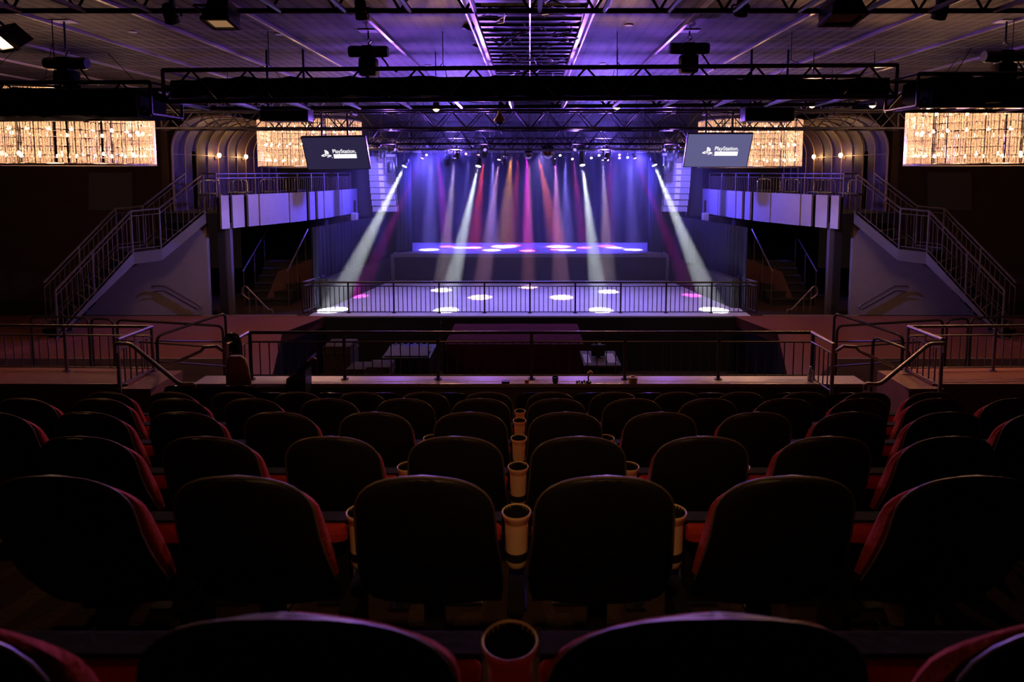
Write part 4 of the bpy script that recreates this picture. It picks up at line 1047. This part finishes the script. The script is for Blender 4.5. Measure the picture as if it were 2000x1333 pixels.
# large covered console under a dark red cloth
def cloth(name, label, x0, x1, y0, y1, zt_, zb):
    L = []; N = 72
    for t_, out, zz in ((0, 0, zt_), (.0, .01, zt_-.03), (.4, .03, (zt_+zb)/2), (1, .07, zb)):
        loop = []
        for k in range(N):
            a = k/N*4; sd = int(a); u = a-sd
            x, y = [(x0+(x1-x0)*u, y0), (x1, y0+(y1-y0)*u), (x1-(x1-x0)*u, y1), (x0, y1-(y1-y0)*u)][sd]
            cx_, cy_ = (x0+x1)/2, (y0+y1)/2; dx, dy = x-cx_, y-cy_; l = math.hypot(dx, dy)
            wv = out*(1+.8*math.sin(k*1.9)); loop.append((x+dx/l*wv, y+dy/l*wv, zz))
        L.append(loop)
    L = list(reversed(L)); mb = MB().loft(L)
    return tag(obj(name, mb, M['cloth'], smooth=True), label, 'cloth cover')
cv_ = cloth('cloth_cover', 'dark red cloth draped over the wide console in the pit centre', -1.78, 1.12, 13.1, 14.9, Z(-3.60), -1.0)
t = thing('mixing_desk', 'wide covered desk on legs under the dark red cloth', 'desk', (-.33, 14, -1.4))
part('desk_body', t, MB().box((-1.66, 13.2, -.35), (1.0, 14.8, Z(-3.63))), M['blackp'])
for x in (-1.5, .85):
    for y in (13.35, 14.65): part('leg', t, MB().box((x-.04, y-.04, -1.4), (x+.04, y+.04, -.35)), M['blackp'])
t = thing('control_desk', 'small desk with lit papers and a monitor right of the red cloth', 'desk', (1.3, 11.8, -1.4))
part('desk_top', t, MB().box((.98, 11.35, Z(-3.55)), (1.66, 12.3, Z(-3.51)), .006), M['curb'])
part('front_panel', t, MB().box((1.0, 11.37, -1.4), (1.64, 11.41, Z(-3.55))), M['brown'])
for x in (1.0, 1.61):
    part('leg', t, MB().box((x, 12.22, -1.4), (x+.04, 12.26, Z(-3.55))), M['brown'])
tag(obj('monitor', MB().box((1.16, 11.85, Z(-3.49)), (1.42, 11.9, Z(-3.27)), .01).box((1.25, 11.8, Z(-3.51)), (1.33, 11.95, Z(-3.49))), M['blackp']), 'small dark monitor on the control desk in the pit', 'monitor')
tag(obj('paper_sheet', MB().box((1.44, 11.5, Z(-3.509)), (1.60, 12.1, Z(-3.505))), M['paper']), 'pale paper sheet right of the monitor on the control desk', 'paper')
tag(obj('paper_sheet', MB().box((1.01, 11.5, Z(-3.509)), (1.13, 12.05, Z(-3.505))), M['paper']), 'pale paper sheet left of the monitor on the control desk', 'paper')
t = thing('desk_lamp', 'small gooseneck desk lamp with pale shade on the control desk', 'lamp', (1.22, 12.05, Z(-3.51)))
obj('neck', MB().tube([(0, 0, 0), (0, 0, .2), (.03, 0, .27), (.10, 0, .27)], .006, 6), M['chrome'], t, True)
obj('lamp_shade', MB().lathe([(.012, .06), (.03, .04), (.05, 0)], 16, (.10, 0, .20)), M['paper'], t, True)
obj('base', MB().lathe([(.001, .01), (.04, .01), (.04, 0)], 16), M['blackp'], t, True)
t = thing('microphone_stand', 'thin bright pole standing in the pit right of the red cloth', 'stand', (1.27, 12.5, -1.4))
obj('pole', MB().tube([(0, 0, 0), (0, 0, at(1167, 632, 12.5).z+1.4)], .008, 6), M['chrome'], t, True)
obj('base', MB().lathe([(.001, .02), (.12, .015), (.13, 0)], 18), M['blackp'], t, True)
t = thing('microphone_stand', 'thin pole left of the red cloth in the pit', 'stand', (-1.75, 12.4, -1.4))
obj('pole', MB().tube([(0, 0, 0), (0, 0, at(880, 628, 12.4).z+1.4)], .007, 6), M['chrome'], t, True)
obj('base', MB().lathe([(.001, .02), (.12, .015), (.13, 0)], 18), M['blackp'], t, True)
# equipment at the left of the pit
t = thing('equipment_rack', 'dark equipment rack with pale surface left of the red cloth', 'rack', (-2.4, 12.6, -1.4))
part('rack_body', t, MB().box((-2.9, 12.2, -1.4), (-1.95, 13.2, Z(-3.62)), .02), M['blackp'])
part('control_surface', t, MB().prism([(-2.85, 12.25, Z(-3.615)), (-2.0, 12.25, Z(-3.615)), (-2.0, 12.75, Z(-3.56)), (-2.85, 12.75, Z(-3.56))], (0, 0, .02)), M['curb'])
for k in range(6): part('knob_row', t, MB().box((-2.8+k*.13, 12.8, Z(-3.62)), (-2.75+k*.13, 13.1, Z(-3.56))), M['chrome'])
covers = [(-4.1, -3.55, 12.4, 13.0, -3.45, 'tall brown covered case at the left end of the pit'), (-3.5, -3.1, 11.9, 12.4, -3.75, 'low brown case between the taller ones in the pit'), (-3.05, -2.95+.35, 11.6, 12.1, -3.62, 'brown covered case beside the equipment rack')]
for x0, x1, y0, y1, zz, lb in covers:
    c = thing('flight_case', lb, 'case', ((x0+x1)/2, (y0+y1)/2, -1.4))
    part('case_body', c, MB().box((x0, y0, -1.35), (x1, y1, Z(zz)), .03), M['brown'], True)
    part('lid_trim', c, MB().box((x0-.008, y0-.008, Z(zz)-.16), (x1+.008, y1+.008, Z(zz)-.13)), M['rail'])
    for xx in (x0+.05, x1-.09):
        for yy in (y0+.05, y1-.09): part('castor', c, MB().box((xx, yy, -1.4), (xx+.04, yy+.04, -1.35)), M['blackp'])
for i, (x, y) in enumerate(((-3.8, 11.3), (-3.2, 11.0), (-2.3, 11.2))):
    c = thing('music_stool', 'dark round stool in the left of the pit, %s from the left' % ORD[i], 'stool', (x, y, -1.4), 0, 'dark stools in the pit')
    obj('seat', MB().lathe([(.001, .72), (.17, .72), (.18, .70), (.17, .66), (.001, .66)], 20), M['brown'], c, True)
    for k in range(3):
        a = k*2.09; obj('leg', MB().tube([(.05*math.cos(a), .05*math.sin(a), .66), (.2*math.cos(a), .2*math.sin(a), 0)], .012, 6), M['chrome'], c, True)

# ------------------------------------------------------------------ things on the ledge and beside it
def on_ledge(px, py): p = onz(px, py, CURB); return Vector((p.x, min(max(p.y, 7.76), 7.84), CURB))
p = on_ledge(987, 752); tag(obj('small_box', MB().box((-.05, -.03, 0), (.05, .03, .022), .004), M['blackp'], loc=p), 'flat black box lying on the ledge, left of the orange tin', 'box')
p = on_ledge(1029, 752); t = thing('tin_can', 'little orange tin with light lid on the ledge', 'tin', p)
obj('can', MB().lathe([(.001, 0), (.027, 0), (.027, .035), (.001, .035)], 20), M['tin'], t, True); obj('lid', MB().lathe([(.028, .035), (.028, .043), (.001, .043)], 20), M['tape'], t, True)
p = on_ledge(1085, 752); t = thing('cup', 'small black cup on the ledge, right of the orange tin', 'cup', p)
obj('cup_wall', MB().lathe([(.001, 0), (.032, 0), (.04, .075), (.036, .075), (.03, .006), (.001, .006)], 22), M['blackp'], t, True)
obj('sleeve', MB().lathe([(.0345, .02), (.0395, .055)], 22), M['stringer'], t, True)
p = on_ledge(1238, 752); t = thing('tape_roll', 'roll of beige tape standing flat on the ledge, right half', 'tape roll', p)
obj('tape', MB().lathe([(.030, 0), (.055, 0), (.055, .075), (.030, .075), (.030, 0)], 26), M['tape'], t, True); obj('core', MB().lathe([(.026, .002), (.0295, .002), (.0295, .073), (.026, .073), (.026, .002)], 26), M['brown'], t, True)
p = on_ledge(1152, 755); t = thing('table_lamp', 'small curved lamp on the ledge beside a pile of clear glass pieces', 'lamp', p)
obj('base', MB().lathe([(.001, .0), (.035, 0), (.03, .02), (.001, .03)], 18), M['blackp'], t, True)
obj('neck', MB().tube([(0, 0, .02), (-.01, 0, .06), (.0, 0, .10)], .010, 8), M['brown'], t, True)
obj('head', MB().tube([(-.005, 0, .09), (.0, 0, .12), (.02, 0, .135), (.04, 0, .12)], [.012, .022, .024, .016], 10), M['tape'], t, True)
for i in range(5):
    p = on_ledge(1128+i*5, 755); g = obj('glass_piece', MB().lathe([(.001, 0), (.014, .004), (.016, .02), (.008, .03), (.001, .034)], 6), M['chrome'], loc=p+Vector((0, -.02+.02*(i % 2), 0)))
    tag(g, 'small shiny glass piece in the pile left of the curved lamp', 'glass piece', 'glass pieces beside the curved lamp')
p = on_ledge(1582, 745); p.y = 7.82; t = thing('water_bottle', 'clear plastic water bottle at the right end of the ledge', 'bottle', p)
gm = mat('bottle_plastic', (.8, .82, .9), .12); gm.node_tree.nodes['Principled BSDF'].inputs['Transmission Weight'].default_value = .6
obj('bottle_body', MB().lathe([(.001, 0), (.03, 0), (.032, .02), (.030, .06), (.032, .10), (.030, .13), (.013, .165), (.012, .175)], 22), gm, t, True)
obj('cap', MB().lathe([(.0145, .172), (.0145, .19), (.001, .192)], 18), M['paper'], t, True)
obj('label_band', MB().lathe([(.0325, .055), (.0325, .095)], 22), M['speaker'], t, True)
# stored folded chairs next to the left railing end
t = thing('folded_chair', 'upright khaki upholstered chair stacked against the left railing end', 'chair', at(471, 770, 7.3))
t.location.z = Z(-3.30); b0 = t.location
L = []
for h, w_ in [(.70, .09), (.76, .10), (.88, .105), (1.02, .10), (1.12, .085), (1.16, .05)]:
    L.append([(x-(h-.7)*.10, y, h) for x, y in sup(w_*1.35, .035, 18, 2.6)])
obj('backrest', MB().loft(L), M['khaki'], t, True)
obj('seat', MB().box((-.16, -.03, .30), (.14, .12, .56), .03), M['khaki'], t, True)
for xx in (-.13, .12): obj('leg', MB().tube([(xx, 0, .35), (xx*1.1, .03, 0)], .012, 6), M['chrome'], t, True)
t = thing('folded_chair', 'black chair with shiny blue-lit back leaning behind the khaki one', 'chair', at(458, 770, 7.5))
t.location.z = Z(-3.30)
L = []
for h, w_ in [(1.02, .085), (1.10, .10), (1.22, .105), (1.31, .095), (1.36, .07), (1.38, .03)]:
    L.append([(x, y+(1.31-h)*.12, h) for x, y in sup(w_*1.05, .014, 18, 2.4)])
obj('backrest', MB().loft(L), M['gloss'], t, True)
for xx in (-.07, 0, .07): obj('back_slat', MB().tube([(xx, .04, .55), (xx, .045, 1.06)], .010, 6), M['nosing'], t, True)
obj('seat', MB().box((-.14, -.02, .48), (.14, .10, .56), .02), M['gloss'], t, True)
for xx in (-.12, .12): obj('leg', MB().tube([(xx, 0, .5), (xx, .03, 0)], .012, 6), M['chrome'], t, True)
# slanted black lectern in front of the ledge, left
t = thing('lectern', 'slanted black lectern with a wooden edge, before the ledge on the left', 'lectern', (at(578, 760, 7.45).x, 7.45, Z(-3.30)))
pz = Z(-3.30)
def lq(px, py, dY=0): v = at(px, py, 7.45+dY); return Vector((v.x, v.y, v.z))-t.location
obj('body', MB().prism([lq(559, 790), lq(559, 741), lq(581, 726), lq(596, 722), lq(597, 790)], (0, .22, 0)), M['blackp'], t)
obj('sloping_top', MB().prism([lq(558, 742), lq(583, 722), lq(603, 700), lq(608, 703), lq(597, 724), lq(580, 731)], (0, .24, 0)), M['gloss'], t)
obj('wooden_edge', MB().prism([lq(559, 742), lq(580, 725), lq(581, 727), lq(560, 745)], (0, -.012, 0)), M['tape'], t)
obj('reading_clip', MB().tube([lq(600, 706), lq(612, 699), lq(618, 702)], .012, 8), M['speaker'], t, True)
